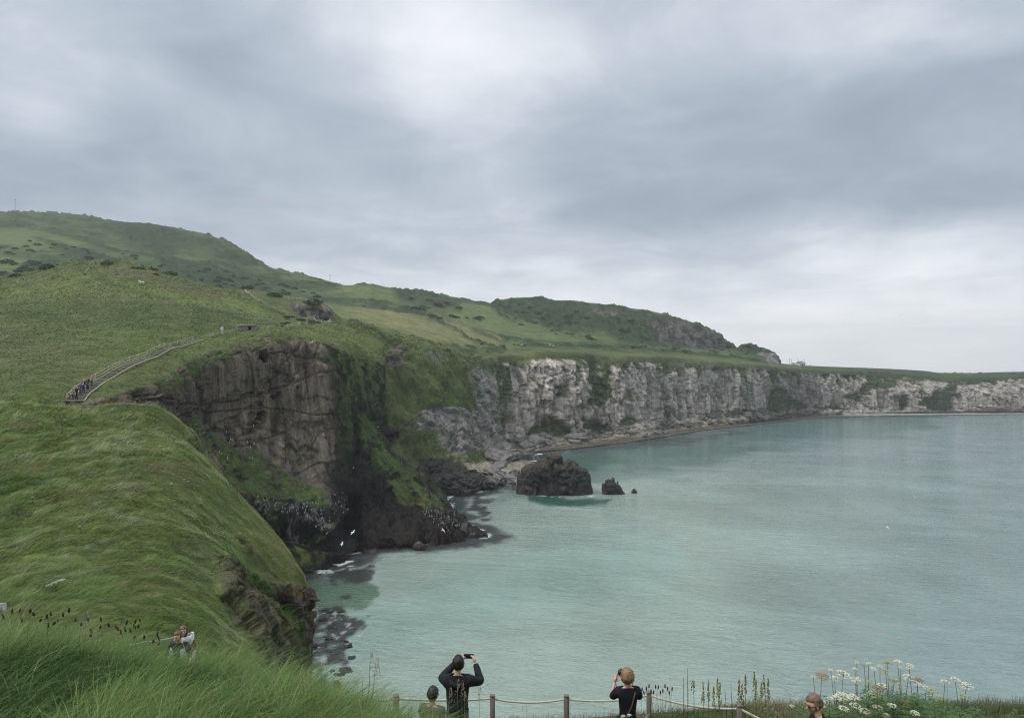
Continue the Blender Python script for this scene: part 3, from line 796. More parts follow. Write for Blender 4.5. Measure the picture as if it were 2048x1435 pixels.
c = lerp((.062, .088, .036), (.10, .11, .05), sstep(nz + nf * .5, -.3, .3))
c = lerp(c, lerp((.06, .055, .055), (.20, .18, .175), sstep(nf, -.1, .5)), rock)
add_terrain('basalt_hillock', P2, c, rock, M_SLOPE)

# --- the near grassy ridge on the left with its broken rock edge
NEAR = [
 [(-1500,1500,13),(-1500,1290,17),(-1200,1120,22),(-1100,1010,28),(-900,925,33),(-700,850,38),(-600,796,43),(-600,850,60)],
 [(-200,1600,13.5),(-200,1290,18),(-200,1150,22),(-200,1025,28),(-200,930,33),(-200,850,38),(-200,798,43),(-200,860,56)],
 [(60,1600,14),(60,1280,18.5),(60,1150,22),(60,1030,28),(60,932,33),(40,862,38.5),(30,805,43),(0,860,56)],
 [(200,1590,14),(200,1278,19),(200,1150,23),(200,1032,28.5),(200,935,33.5),(170,864,39),(130,811,43.5),(80,860,56)],
 [(330,1570,15),(340,1280,20),(320,1150,24),(300,1035,29.5),(290,937,34.5),(260,866,40),(230,808,44),(170,870,56)],
 [(430,1500,17),(430,1285,21.5),(400,1140,26),(385,1045,31),(370,945,36),(330,870,41.5),(292,812,45),(230,880,57)],
 [(470,1400,19),(512,1300,24),(440,1125,28),(460,1070,33),(430,962,38.5),(378,892,43.5),(322,818,46.5),(260,900,57)],
 [(500,1420,21),(540,1310,26),(480,1160,30),(530,1100,34.5),(492,1010,40.5),(418,930,45),(350,842,48.5),(300,940,58)],
 [(560,1450,26),(585,1320,30),(560,1215,32.5),(612,1172,36),(560,1092,42),(455,985,47),(376,866,50),(350,980,58)],
 [(590,1700,30),(598,1420,31.5),(604,1300,34),(606,1250,38),(560,1200,44),(455,1150,49),(380,1020,52),(360,1100,58)],
 [(600,3200,31),(596,2600,33),(596,2400,36),(590,2250,40),(550,2100,45),(450,1950,50),(380,1870,53),(360,1800,58)],
]
P, tu, tv = loft(NEAR, 3.2, 3, 110)
N = normals(P)
if (N[:, :, 2].mean() < 0): N = -N
px, py = proj(P)
nz = fbm(P, 1 / 3.5, 4, .55, 703); nf = fbm(P, 1 / .8, 4, .6, 705); warp = nz * .5 + nf * .3
rock = np.maximum(poly_mask(px + warp * 18, py + warp * 22, [(432,1112),(470,1118),(530,1155),(600,1172),(640,1180),(640,1500),(500,1330),(482,1270),(448,1190)], 10),
                  poly_mask(px + warp * 14, py + warp * 20, [(362,845),(378,868),(405,905),(398,912),(372,880)], 5) * .8)
rock = np.maximum(rock, poly_mask(px + warp * 10, py + warp * 14, [(470,1075),(482,1068),(530,1120),(560,1150),(548,1155),(500,1110)], 5) * .45)
rock = rock * sstep(nf + nz, -.75, -.1)
rock = np.maximum(rock, sstep(P[:, :, 2], 26.5, 25) * sstep(px, 300, 420))
f1, f2, cid = cells((P + .5 * np.stack([nf, nz, nf], -1)) * (1 / 1.7, 1 / 1.7, 1 / 1.2), 34)
g1, g2, gid = cells(P * (1 / .6, 1 / .6, 1 / .5), 38)
TURF_BUMP = lambda Q: fbm(Q, 1 / 5.0, 3, .5, 721) * .36 + fbm(Q * (1, 1, 0), 1 / 1.6, 3, .6, 723) * .13
disp = rock * ((cid - .5) * .8 + (gid - .5) * .22 - .16 * (1 - sstep(f2 - f1, 0, .1)) + .25 * nz)
wall_ = poly_mask(px, py, [(440,1115),(600,1180),(640,1200),(640,1500),(500,1330)], 18)
disp += (1 - rock) * TURF_BUMP(P) * (1 - .3 * wall_)
disp += sstep(np.abs(ridged(P * (1.4, .3, .3), 1 / 2.6, 2, .5, 731)), .0, .5) * .25 * wall_
P2 = P + N * disp[..., None]
c = lerp((.072, .112, .038), (.100, .128, .048), sstep(nz, -.35, .35))
c = lerp(c, (.10, .085, .045), sstep(fbm(P, 1 / 2.2, 4, .6, 741), .15, .5) * .6)
rc = lerp((.055, .050, .045), (.135, .118, .098), sstep(nf + nz, -.4, .5))
rc = lerp(rc, (.21, .13, .035), poly_mask(px + warp * 30, py + warp * 30, [(575,1165),(615,1165),(620,1300),(570,1260)], 14) * sstep(nf, 0, .4) * .8)
rc = lerp(rc, (.11, .12, .05), sstep(N[:, :, 2] + nf * .3, .35, .6) * .6)
c = lerp(c, rc, rock)
NEAR_PATCH = (P2, N, rock, px, py)
add_terrain('grassy_ridge', P2, c, rock, M_NEAR)

# --- the mound underfoot and the terrace where people stand
MOUND = [
 # columns left to right; rows from under the camera outward to the terrace edge and down to the sea
 [(-6000,4200,.9),(-5000,2000,2.2),(-4500,1650,3.6),(-4300,1500,5.6),(-4200,1500,7.5),(-4100,1560,10),(-4000,1650,12),(-3900,1700,13),(-3900,1900,14)],
 [(-2500,4200,.9),(-1500,1900,2.2),(-900,1500,3.6),(-700,1345,5.6),(-600,1330,7.5),(-500,1400,10),(-450,1500,12),(-400,1600,13),(-400,1800,14)],
 [(-900,4200,.9),(-500,1900,2.2),(-260,1500,3.6),(-160,1325,5.6),(-100,1325,7.5),(-80,1400,10),(-60,1500,12),(-60,1560,14),(-60,1800,15)],
 [(300,4200,.9),(100,1900,2.2),(80,1500,3.6),(90,1335,5.4),(120,1345,7.0),(150,1430,9.5),(180,1520,12),(200,1560,14),(200,1800,16)],
 [(700,4200,.9),(450,1900,2.2),(330,1520,3.5),(320,1372,5.1),(350,1390,6.6),(380,1480,9.0),(400,1540,12),(420,1600,14),(430,1900,16)],
 [(1000,4200,.9),(750,1900,2.2),(560,1550,3.4),(520,1400,4.9),(540,1430,6.2),(560,1530,8.5),(560,1580,11),(560,1700,13),(560,2200,15)],
 [(1250,4200,.9),(1000,1900,2.2),(760,1600,3.3),(690,1440,4.6),(690,1480,5.8),(700,1600,8.0),(700,1590,10.5),(700,1640,11.8),(690,2300,13)],
 [(1500,4200,.9),(1250,1900,2.2),(950,1650,3.2),(850,1500,4.3),(830,1560,5.4),(830,1700,7.5),(830,1540,11.5),(830,1480,13.6),(820,2300,15)],
 [(1800,4200,.9),(1500,1950,2.2),(1120,1800,3.1),(980,1700,4.2),(950,1760,5.4),(950,1720,8),(960,1521,12),(960,1452,14.2),(960,2300,15.3)],
 [(2100,4200,.9),(1800,2000,2.2),(1300,1900,3.1),(1150,1860,4.2),(1130,1800,5.4),(1130,1720,8),(1140,1519,12),(1140,1438,14.3),(1140,2300,15.3)],
 [(2400,4200,.9),(2050,2000,2.2),(1500,1900,3.1),(1330,1860,4.2),(1310,1800,5.4),(1310,1720,7.8),(1310,1519,12),(1310,1428,14.3),(1310,2300,15.3)],
 [(2700,4200,.9),(2300,2000,2.2),(1750,1900,3.1),(1540,1860,4.2),(1500,1800,5.4),(1490,1728,7.5),(1480,1515,11.5),(1480,1424,14.3),(1480,2300,15.3)],
 [(3000,4200,.9),(2600,2000,2.2),(2000,1900,3.1),(1780,1860,4.2),(1720,1800,5.4),(1680,1728,7.5),(1660,1530,10.8),(1660,1424,13.8),(1670,2300,15)],
 [(3300,4200,.9),(2900,2000,2.2),(2250,1900,3.1),(2000,1840,4.2),(1930,1760,5.4),(1880,1690,7.5),(1860,1520,10.5),(1860,1418,13.5),(1870,2300,15)],
 [(3600,4200,.9),(3200,2000,2.2),(2500,1900,3.1),(2220,1820,4.2),(2130,1740,5.4),(2080,1660,7.5),(2060,1510,10.2),(2050,1420,13.2),(2060,2300,15)],
 [(4800,4200,.9),(4200,2000,2.2),(3300,1850,3.2),(2900,1780,4.4),(2700,1700,5.6),(2600,1600,7.5),(2500,1500,10.0),(2450,1430,13.0),(2450,2300,15)],
 [(7000,4200,.9),(6500,2000,2.2),(5600,1850,3.2),(5200,1780,4.4),(5000,1700,5.6),(4800,1600,7.5),(4600,1520,10.0),(4500,1450,13.0),(4500,2300,15)],
]
P, tu, tv = loft(MOUND, 9, 3, 40)
N = normals(P)
if (N[:, :, 2].mean() < 0): N = -N
px, py = proj(P)
nz = fbm(P, 1 / 1.2, 4, .5, 803); nf = fbm(P, 1 / .25, 3, .5, 805)
vi = np.broadcast_to(tv, px.shape)
rock = sstep(vi + nz * .3, 7.05, 7.25)
P2 = P + N * (nz * .09 + nf * .02)[..., None]
c = lerp((.055, .085, .028), (.085, .105, .042), sstep(nz, -.3, .4))
dirt = poly_mask(px + nz * 40, py + nf * 8, [(930,1500),(930,1455),(1140,1440),(1300,1425),(1400,1440),(1400,1600)], 8)
c = lerp(c, (.13, .10, .065), dirt * sstep(nf + nz, -.3, .3) * .8)
c = lerp(c, (.10, .09, .07), rock)
MOUND_PATCH = (P2, N, px, py, vi)
add_terrain('ground', P2, c, rock, M_NEAR)
# skirts that carry the near ridge and terrace down behind what shows are part of their own sheets

# ------------------------------------------------------------------ sea
SHORE = [(300,1700),(480,1210),(560,1152),(610,1143),(680,1118),(740,1098),(800,1090),(860,1084),(912,1079),(950,1074),(977,1072),(940,1055),(905,1035),(885,1018),(890,1000),(905,990),
         (950,982),(1000,972),(1045,962),(1060,928),(1075,909),(1112,895),(1163,890),(1198,886),(1250,880),(1330,868),(1395,857),(1450,851),(1505,845),(1562,838),(1650,830.5),(1750,827.5),(1850,826),(2048,824),(2400,822),(3000,815)]
SH = np.array([[(x - CX) / F * dw(y), dw(y)] for x, y in SHORE])
ISLE = [(1036,962,1180,990), (1206,962,1250,984), (1264,979,1272,981)]
ra = np.concatenate([np.linspace(5, 60, 12)[:-1], np.geomspace(60, 1500, 520), np.geomspace(1500, 4000, 14)[1:]])
an = np.concatenate([np.linspace(-180, -40, 30)[:-1], np.linspace(-40, 40, 520), np.linspace(40, 180, 30)[1:]])
AA, RR = np.meshgrid(np.radians(an), ra, indexing='ij')
P = np.stack([RR * np.sin(AA), RR * np.cos(AA), np.zeros_like(AA)], -1)
def seg_dist(X, Y, pts):
    dm = np.full(X.shape, 1e9)
    for (ax, ay), (bx, by) in zip(pts[:-1], pts[1:]):
        L2 = (bx - ax) ** 2 + (by - ay) ** 2 + 1e-9
        t = np.clip(((X - ax) * (bx - ax) + (Y - ay) * (by - ay)) / L2, 0, 1)
        dm = np.minimum(dm, np.hypot(X - ax - t * (bx - ax), Y - ay - t * (by - ay)))
    return dm
ds = seg_dist(P[..., 0], P[..., 1], SH)
px, py = proj(P)
n1 = fbm(P * (1, 1, 0), 1 / 40, 4, .55, 901); n2 = fbm(P * (1, .6, 0), 1 / 9, 4, .6, 903)
MINT = (.275, .355, .32); TEAL = (.055, .135, .115); GREYB = (.175, .235, .245); KELP_AND_SHADE = (.018, .022, .026); JADE = (.022, .095, .070)
n3 = fbm(P * (.8, .45, 0), 1 / 3.0, 3, .6, 905)
wx = px + n1 * 50 + n2 * 26 + n3 * 16; wy = py + n1 * 8 + n2 * 9 + n3 * 9 * sstep(py, 900, 1200)
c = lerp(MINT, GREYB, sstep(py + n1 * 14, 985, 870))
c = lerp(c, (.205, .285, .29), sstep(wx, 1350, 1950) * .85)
c = lerp(c, TEAL, sstep(seg_dist(wx, wy * 1.0, [(1060,935),(1250,905),(1400,885),(1600,858),(1850,836)]), 46, 8) * .85)
c = lerp(c, TEAL, sstep(seg_dist(wx, wy, [(1000,985),(1120,960),(1300,930),(1480,900)]), 34, 6) * .6)
c = lerp(c, JADE, np.maximum(poly_mask(wx, wy, [(1055,990),(1190,990),(1190,1008),(1120,1016),(1060,1002)], 5), poly_mask(wx, wy, [(1100,915),(1180,905),(1260,915),(1180,945),(1120,940)], 8) * .8))
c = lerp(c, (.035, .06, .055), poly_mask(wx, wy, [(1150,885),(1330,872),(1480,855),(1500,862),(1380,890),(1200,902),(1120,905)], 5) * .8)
c = lerp(c, (.06, .09, .10), poly_mask(wx, wy, [(1620,838),(1850,834),(1850,842),(1700,850)], 4) * .6)
c = lerp(c, (.20, .36, .33), sstep(seg_dist(wx, wy, [(620,1290),(900,1210),(1100,1150),(1300,1120)]), 90, 20) * .35)
c = lerp(c, (.075, .14, .095), poly_mask(wx, wy, [(590,1160),(720,1135),(720,1180),(690,1210),(600,1215)], 8) * .9)
c = lerp(c, KELP_AND_SHADE, sstep(ds + n2 * 9 + n1 * 6, 8, 2.0) * .9)
shoal = np.maximum.reduce([poly_mask(px, py, q, 22) * a for q, a in [([(590,1205),(680,1200),(750,1215),(735,1245),(700,1300),(720,1370),(640,1400),(590,1400)], .85),
    ([(870,1270),(950,1268),(950,1295),(880,1300)], .22), ([(640,1145),(740,1132),(740,1152),(660,1168)], .95), ([(650,1182),(710,1182),(700,1202),(655,1200)], .9),
    ([(900,975),(1045,960),(1070,985),(980,1010),(900,1006)], .8), ([(880,1008),(970,1006),(1000,1034),(940,1046)], .6), ([(990,1150),(1080,1140),(1060,1160)], .35)]])
reef = sstep(shoal * 1.15 + n2 * .9 + n3 * .95, .55, .9) * sstep(shoal, .08, .3)
c = lerp(c, (.028, .030, .034), reef * .93)
c = lerp(c, KELP_AND_SHADE, poly_mask(px, py, [(640,1020),(720,1030),(800,1080),(900,1070),(940,1080),(800,1102),(735,1100),(650,1135),(590,1140),(600,1040)], 7) * .95)  # shade under the cliff put into the water colour, darkening the cave inlet
foam = sstep(ds + n2 * 5, 1.6, .3) * sstep(fbm(P * (1, 1, 0), 1 / 3.0, 3, .6, 907), .05, .35)
n4 = fbm(P * (1, .7, 0), 1 / 1.1, 3, .6, 911)
foam = np.maximum(foam, poly_mask(px + n2 * 10, py + n2 * 4, [(630,1138),(700,1128),(720,1134),(690,1144),(640,1150)], 4) * sstep(n4 + n2 * .5, 0, .4) * .8)
foam = np.maximum(foam, poly_mask(px, py, [(600,1210),(700,1205),(740,1240),(700,1330),(640,1390),(600,1390)], 12) * sstep(n4 + n3 * .6, .38, .62) * .3)
foam = np.maximum(foam, poly_mask(px + n2 * 10, py + n2 * 3, [(1225,980),(1300,978),(1260,992),(1200,995),(1215,986)], 3) * sstep(n2, 0, .3) * .6)
ring = seg_dist(px, py, [(1036,988),(1110,993),(1186,991)]); ring = np.minimum(ring, seg_dist(px, py, [(1204,987),(1230,991),(1256,986)]))
foam = np.maximum(foam, sstep(ring + n4 * 2, 2.6, .8) * sstep(n4 + n3, .05, .5) * .6)
foam = np.maximum(foam, poly_mask(px + n2 * 8, py + n2 * 3, [(940,1062),(975,1060),(985,1070),(955,1076)], 3) * sstep(n2, -.2, .2) * .8)

def water_mat():
    m = bpy.data.materials.new('sea_water'); m.use_nodes = True
    g = NT(m.node_tree); g.t.nodes.clear()
    pos = g.n('ShaderNodeNewGeometry').outputs['Position']
    col = g.n('ShaderNodeAttribute', attribute_name='Col').outputs['Color']
    fo = g.n('ShaderNodeAttribute', attribute_name='foam').outputs['Fac']
    rot = g.n('ShaderNodeVectorRotate', rotation_type='Z_AXIS'); g.put(rot.inputs['Vector'], pos); rot.inputs['Angle'].default_value = R(16)
    q = rot.outputs[0]
    w1 = g.noise(g.v('MULTIPLY', q, (.16, .42, 1)), 1.0, 3, .5, .6)
    w2 = g.noise(g.v('MULTIPLY', q, (.62, 1.05, 1)), 1.0, 4, .62, 1.0)
    w3 = g.noise(g.v('MULTIPLY', q, (1.7, 2.6, 1)), 1.0, 3, .55, .5)
    sw = g.noise(g.v('MULTIPLY', q, (.012, .03, 1)), 1.0, 3, .5, 1.0)
    calm = g.mr(sw, .38, .60, .65, 1.3)
    hgt = g.m('ADD', g.m('MULTIPLY', w1, .60), g.m('ADD', g.m('MULTIPLY', w2, .62), g.m('MULTIPLY', w3, .30)))
    hgt = g.m('MULTIPLY', hgt, calm)
    b = g.n('ShaderNodeBump'); b.inputs['Strength'].default_value = 1; g.put(b.inputs['Distance'], 1.0); g.put(b.inputs['Height'], hgt)
    base = g.mix(fo, col, (.75, .78, .78))
    mott = g.noise(g.v('MULTIPLY', pos, (1, .5, 1)), .05, 5, .6)
    base = g.mix(.35, base, g.mix(1, base, g.ramp(mott, [(.3, .6), (.7, 1.4)]), 'MULTIPLY'))
    bs = g.n('ShaderNodeBsdfPrincipled')
    g.put(bs.inputs['Base Color'], base)
    g.put(bs.inputs['Roughness'], g.m('ADD', .06, g.m('MULTIPLY', fo, .6)))
    bs.inputs['IOR'].default_value = 1.33
    g.t.links.new(b.outputs[0], bs.inputs['Normal'])
    o = g.n('ShaderNodeOutputMaterial'); g.t.links.new(bs.outputs[0], o.inputs[0])
    return m
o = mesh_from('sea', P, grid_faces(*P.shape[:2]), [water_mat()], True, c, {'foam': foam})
tag(o, kind='structure')

# ------------------------------------------------------------------ placing helpers: look along a photo pixel and land on the ground
VV, FF, off = [], [], 0
for v, f in TERR:
    VV.append(v); FF.append(f + off); off += len(v)
NEARV, NEARF = TERR[-1][0], TERR[-1][1]
BV = BVHTree.FromPolygons(np.concatenate(VV).tolist(), np.concatenate(FF).tolist())
def hit(px_, py_, far=3000):
    o = Vector((0, 0, H)); t = Vector(W(px_, py_, 100.0)) - o; t.normalize()
    r = BV.ray_cast(o, t, far)
    return r[0], r[1]
def ground_z(x, y, top=200):
    r = BV.ray_cast(Vector((x, y, top)), Vector((0, 0, -1)), 400)
    return r[0]
print('terrain verts', off)

# ------------------------------------------------------------------ grass
def simple_mat(name, color, rough=.7, spec=.2, attr=None, noise=None, bump=0, bscale=50, trans=0):
    m = bpy.data.materials.new(name); m.use_nodes = True
    g = NT(m.node_tree); g.t.nodes.clear()
    pos = g.n('ShaderNodeTexCoord').outputs['Object']
    c = g.n('ShaderNodeAttribute', attribute_name=attr).outputs['Color'] if attr else None
    if c is None:
        rgb = g.n('ShaderNodeRGB'); rgb.outputs[0].default_value = (*color, 1); c = rgb.outputs[0]
    if noise:
        sc, amt, st = noise
        nn = g.noise(g.v('MULTIPLY', pos, st), sc, 4, .6)
        c = g.mix(1, c, g.ramp(nn, [(.25, 1 - amt), (.75, 1 + amt)]), 'MULTIPLY')
    bs = g.n('ShaderNodeBsdfPrincipled'); g.put(bs.inputs['Base Color'], c)
    bs.inputs['Roughness'].default_value = rough; bs.inputs['Specular IOR Level'].default_value = spec
    if bump:
        b = g.n('ShaderNodeBump'); b.inputs['Distance'].default_value = bump; g.put(b.inputs['Height'], g.noise(pos, bscale, 4, .6))
        g.t.links.new(b.outputs[0], bs.inputs['Normal'])
    out = bs.outputs[0]
    if trans:
        tr = g.n('ShaderNodeBsdfTranslucent'); g.put(tr.inputs[0], c)
        mx = g.n('ShaderNodeMixShader'); mx.inputs[0].default_value = trans
        g.t.links.new(out, mx.inputs[1]); g.t.links.new(tr.outputs[0], mx.inputs[2]); out = mx.outputs[0]
    o = g.n('ShaderNodeOutputMaterial'); g.t.links.new(out, o.inputs[0])
    return m

M_GRASS = simple_mat('grass_blade', (.1, .15, .05), .55, .25, attr='Col', trans=.22)

def strands(name, B, lean, height, length, width, col, label, nseg=3, droop=1.6):
    """blades of grass: B roots, lean unit-ish vectors with horizontal push, arrays of length n"""
    n = len(B)
    t = np.linspace(0, 1, nseg + 1)
    side = np.cross(lean, (0, 0, 1.0)); side /= np.linalg.norm(side, axis=1, keepdims=True) + 1e-6
    rnd = RNG.uniform(-1, 1, (n, 1))
    side = side * np.cos(rnd) + np.stack([lean[:, 0], lean[:, 1], 0 * rnd[:, 0]], -1) * np.sin(rnd)
    V = np.empty((n, nseg + 1, 2, 3), np.float32)
    for i, q in enumerate(t):
        p = B + lean * (length * q ** droop)[:, None] + np.array([0, 0, 1.0]) * (height * (q - .35 * q ** 3))[:, None]
        w = width * (1 - q ** 1.5 * .93) * .5
        V[:, i, 0] = p - side * w[:, None]; V[:, i, 1] = p + side * w[:, None]
    base = (np.arange(n) * (nseg + 1) * 2)[:, None, None]
    k = np.arange(nseg)[None, :, None] * 2
    F_ = base + k + np.array([0, 1, 3, 2])[None, None, :]
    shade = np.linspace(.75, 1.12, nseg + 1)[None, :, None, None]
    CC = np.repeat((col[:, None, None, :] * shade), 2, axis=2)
    o = mesh_from(name, V.reshape(-1, 3), F_.reshape(-1, 4), [M_GRASS], True, CC.reshape(-1, 3))
    tag(o, label, 'grass', kind='stuff')
    return o

def scatter(P, wgt, n):
    """n random points over a quad grid, weight per vertex; returns points and flat quad ids"""
    a, b, c_, d = P[:-1, :-1], P[1:, :-1], P[1:, 1:], P[:-1, 1:]
    area = .5 * np.linalg.norm(np.cross(c_ - a, d - b), axis=-1)
    w = (area * wgt[:-1, :-1]).ravel(); w /= w.sum()
    idx = RNG.choice(len(w), n, p=w)
    i, j = np.unravel_index(idx, area.shape)
    u, v = RNG.random((n, 1)), RNG.random((n, 1))
    pts = a[i, j] * (1 - u) * (1 - v) + b[i, j] * u * (1 - v) + c_[i, j] * u * v + d[i, j] * (1 - u) * v
    return pts, i, j

# wind-combed grass on the near ridge
P2, N, rock, px, py = NEAR_PATCH
dist = P2[..., 1]
w = (1 - rock) ** 2 * np.where(px > -110, 1, .42) * (px > -900) * (px < 640) * (py < 1420) * (py > 780) * (dist > 15)
w = w * np.clip(30 / np.maximum(dist, 1), .5, 2.0) ** 1.2
pts, gi, gj = scatter(P2, w, 460000)
Dp = pts[:, 1]
qn = N[gi, gj]
a = 0.62 + .5 * fbm(pts * (1, 1, 0), 1 / 4.5, 3, .5, 1001) + 1.0 * fbm(pts * (1, 1, 0), 1 / .8, 2, .5, 1003) + RNG.normal(0, .3, len(pts)) - .8 * sstep(pts[:, 0] / Dp, -.50, -.36)
wd = np.stack([np.cos(a), np.sin(a), 0 * a], -1)
wd = wd - qn * (wd * qn).sum(1, keepdims=True)
wd /= np.linalg.norm(wd, axis=1, keepdims=True)
along = np.stack([pts[:, 0] * math.cos(.6) + pts[:, 1] * math.sin(.6), -pts[:, 0] * math.sin(.6) + pts[:, 1] * math.cos(.6), 0 * a], -1)
silk = .55 * fbm(along * (1 / 2.2, 1 / .9, 1), 1, 4, .6, 1005) + .75 * fbm(along * (1 / .6, 1 / .3, 1), 1, 3, .6, 1006)
tuft = fbm(pts * (1, 1, 0), 1 / .45, 2, .5, 1011)
patch = fbm(pts * (1, 1, 0), 1 / 5.0, 3, .5, 1007)
spx, spy = proj(pts)
silver = np.clip(sstep(silk + .25 * patch, .10, .55) + .55 * poly_mask(spx + 30 * patch, spy, [(380,1000),(470,1020),(485,1080),(420,1130),(330,1180),(300,1130),(380,1060)], 30) * sstep(silk, -.3, .2)
                 + .4 * poly_mask(spx + 30 * patch, spy, [(60,930),(300,880),(320,930),(180,980),(40,1020)], 30) * sstep(silk, -.3, .2), 0, 1)
col = lerp((.115, .185, .040), (.180, .230, .062), sstep(patch, -.35, .35))
col = lerp(col, (.085, .145, .034), sstep(silk, -.05, -.45) * .7)
col = lerp(col, (.27, .31, .18), silver * .75)
brn = sstep(fbm(pts * (1, 1, 0), 1 / 2.3, 4, .6, 1009), .16, .45)
col = lerp(col, (.165, .125, .065), brn * .65)
col = lerp(col, (.17, .165, .055), sstep(spx + 40 * patch, 440, 560) * .75)
col = lerp(col, (.16, .12, .07), poly_mask(spx + 25 * patch, spy + 25 * silk, [(470,1060),(500,1070),(570,1150),(560,1170),(500,1120)], 10) * .8)
col = col * RNG.uniform(.62, 1.35, (len(pts), 1)) * (1 + .5 * tuft)[:, None]
ln = RNG.uniform(.12, .32, len(pts)) * (1 + .3 * silver) * (1 + .8 * tuft) * (1 - .35 * sstep(pts[:, 0] / Dp, -.40, -.33))
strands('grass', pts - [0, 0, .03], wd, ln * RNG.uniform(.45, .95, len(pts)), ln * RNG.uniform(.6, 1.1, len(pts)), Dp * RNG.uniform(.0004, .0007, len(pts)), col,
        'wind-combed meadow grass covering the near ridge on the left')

# lush grass of the mound in front
P2, N, px, py, vi = MOUND_PATCH
dd = P2[..., 1]
w = ((px > -1600) * (px < 1000) * (vi > 1.6) * (vi < 6)) * np.where((px > -140) & (vi < 4.6), 1, .3) * np.clip(4.5 / np.maximum(dd, .5), .4, 3) ** 1.5
pts, gi, gj = scatter(P2, w, 125000)
pn = fbm(pts * (1, 1, 0), 1 / .9, 3, .5, 1101); p2 = fbm(pts * (1, 1, 0), 1 / .22, 2, .5, 1103)
a = .15 + 1.3 * pn + 1.8 * p2 + RNG.normal(0, .8, len(pts))
wd = np.stack([np.cos(a), np.sin(a), 0 * a], -1)
col = lerp((.040, .105, .018), (.105, .175, .035), sstep(pn + p2 * .5, -.4, .5))
col = lerp(col, (.20, .24, .11), (RNG.random(len(pts)) < .13) * .9)
col = lerp(col, (.15, .13, .055), (RNG.random(len(pts)) < .05) * .9)
col = col * RNG.uniform(.5, 1.45, (len(pts), 1))
ln = RNG.uniform(.16, .52, len(pts)) * (1 + .35 * pn)
fall = sstep(pts[:, 0] / pts[:, 1], -.36, -.10)
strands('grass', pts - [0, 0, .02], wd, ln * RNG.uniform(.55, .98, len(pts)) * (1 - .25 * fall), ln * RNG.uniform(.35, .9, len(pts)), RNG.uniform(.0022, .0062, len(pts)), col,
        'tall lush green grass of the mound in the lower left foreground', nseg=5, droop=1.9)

# terrace edge
w = ((px > 780) * (px < 3400) * (vi > 4.6) * (vi < 7.35)).astype(float) * (.35 + .9 * sstep(px, 1280, 1400)) * (.35 + sstep(vi, 6.2, 7))
pts, gi, gj = scatter(P2, w, 120000)
pn = fbm(pts * (1, 1, 0), 1 / 1.2, 3, .5, 1201)
a = .2 + .9 * pn + RNG.normal(0, .7, len(pts))
wd = np.stack([np.cos(a), np.sin(a), 0 * a], -1)
spx, _ = proj(pts)
col = lerp((.075, .115, .035), (.135, .150, .065), sstep(pn, -.3, .4))
col = lerp(col, (.17, .135, .08), ((RNG.random(len(pts)) < .22) | (pn > .32)) * .75)
col = lerp(col, (.07, .085, .035), sstep(spx, 1850, 1950) * .8)
col = col * RNG.uniform(.65, 1.35, (len(pts), 1))
ln = RNG.uniform(.12, .34, len(pts)) * (1 + .5 * pn) * np.where(spx < 1300, .75, 1.1)
strands('grass', pts - [0, 0, .02], wd, ln * RNG.uniform(.6, 1, len(pts)), ln * RNG.uniform(.2, .7, len(pts)), RNG.uniform(.006, .011, len(pts)), col,
        'rough grass with brown blades along the edge of the terrace beyond the rope fence', nseg=3)

# coarse tussocks on the headland slope and the green bluff
for (P2, w, n, nm_), sc_ in zip(TUFTS, (1.0, 1.3)):
    pts, gi, gj = scatter(P2, w, n)
    dd = pts[:, 1]
    t1 = fbm(pts, 1 / 6.0, 4, .6, 1301); t2 = fbm(pts, 1 / 1.6, 3, .6, 1303)
    a = .5 + 1.2 * t1 + RNG.normal(0, .6, len(pts))
    wd = np.stack([np.cos(a), np.sin(a), 0 * a], -1)
    col = lerp((.135, .20, .06), (.20, .24, .088), sstep(t1 + t2 * .6, -.4, .4)) * RNG.uniform(.8, 1.22, (len(pts), 1))
    col = lerp(col, (.085, .135, .048), sstep(t2, .15, .5) * .6)
    ln = RNG.uniform(.25, .6, len(pts)) * sc_ * (1 + t2) * dd / 150
    strands('tussock_grass', pts - [0, 0, .05], wd, ln * .7, ln * .8, dd * RNG.uniform(.0006, .0014, len(pts)), col, nm_, nseg=2)

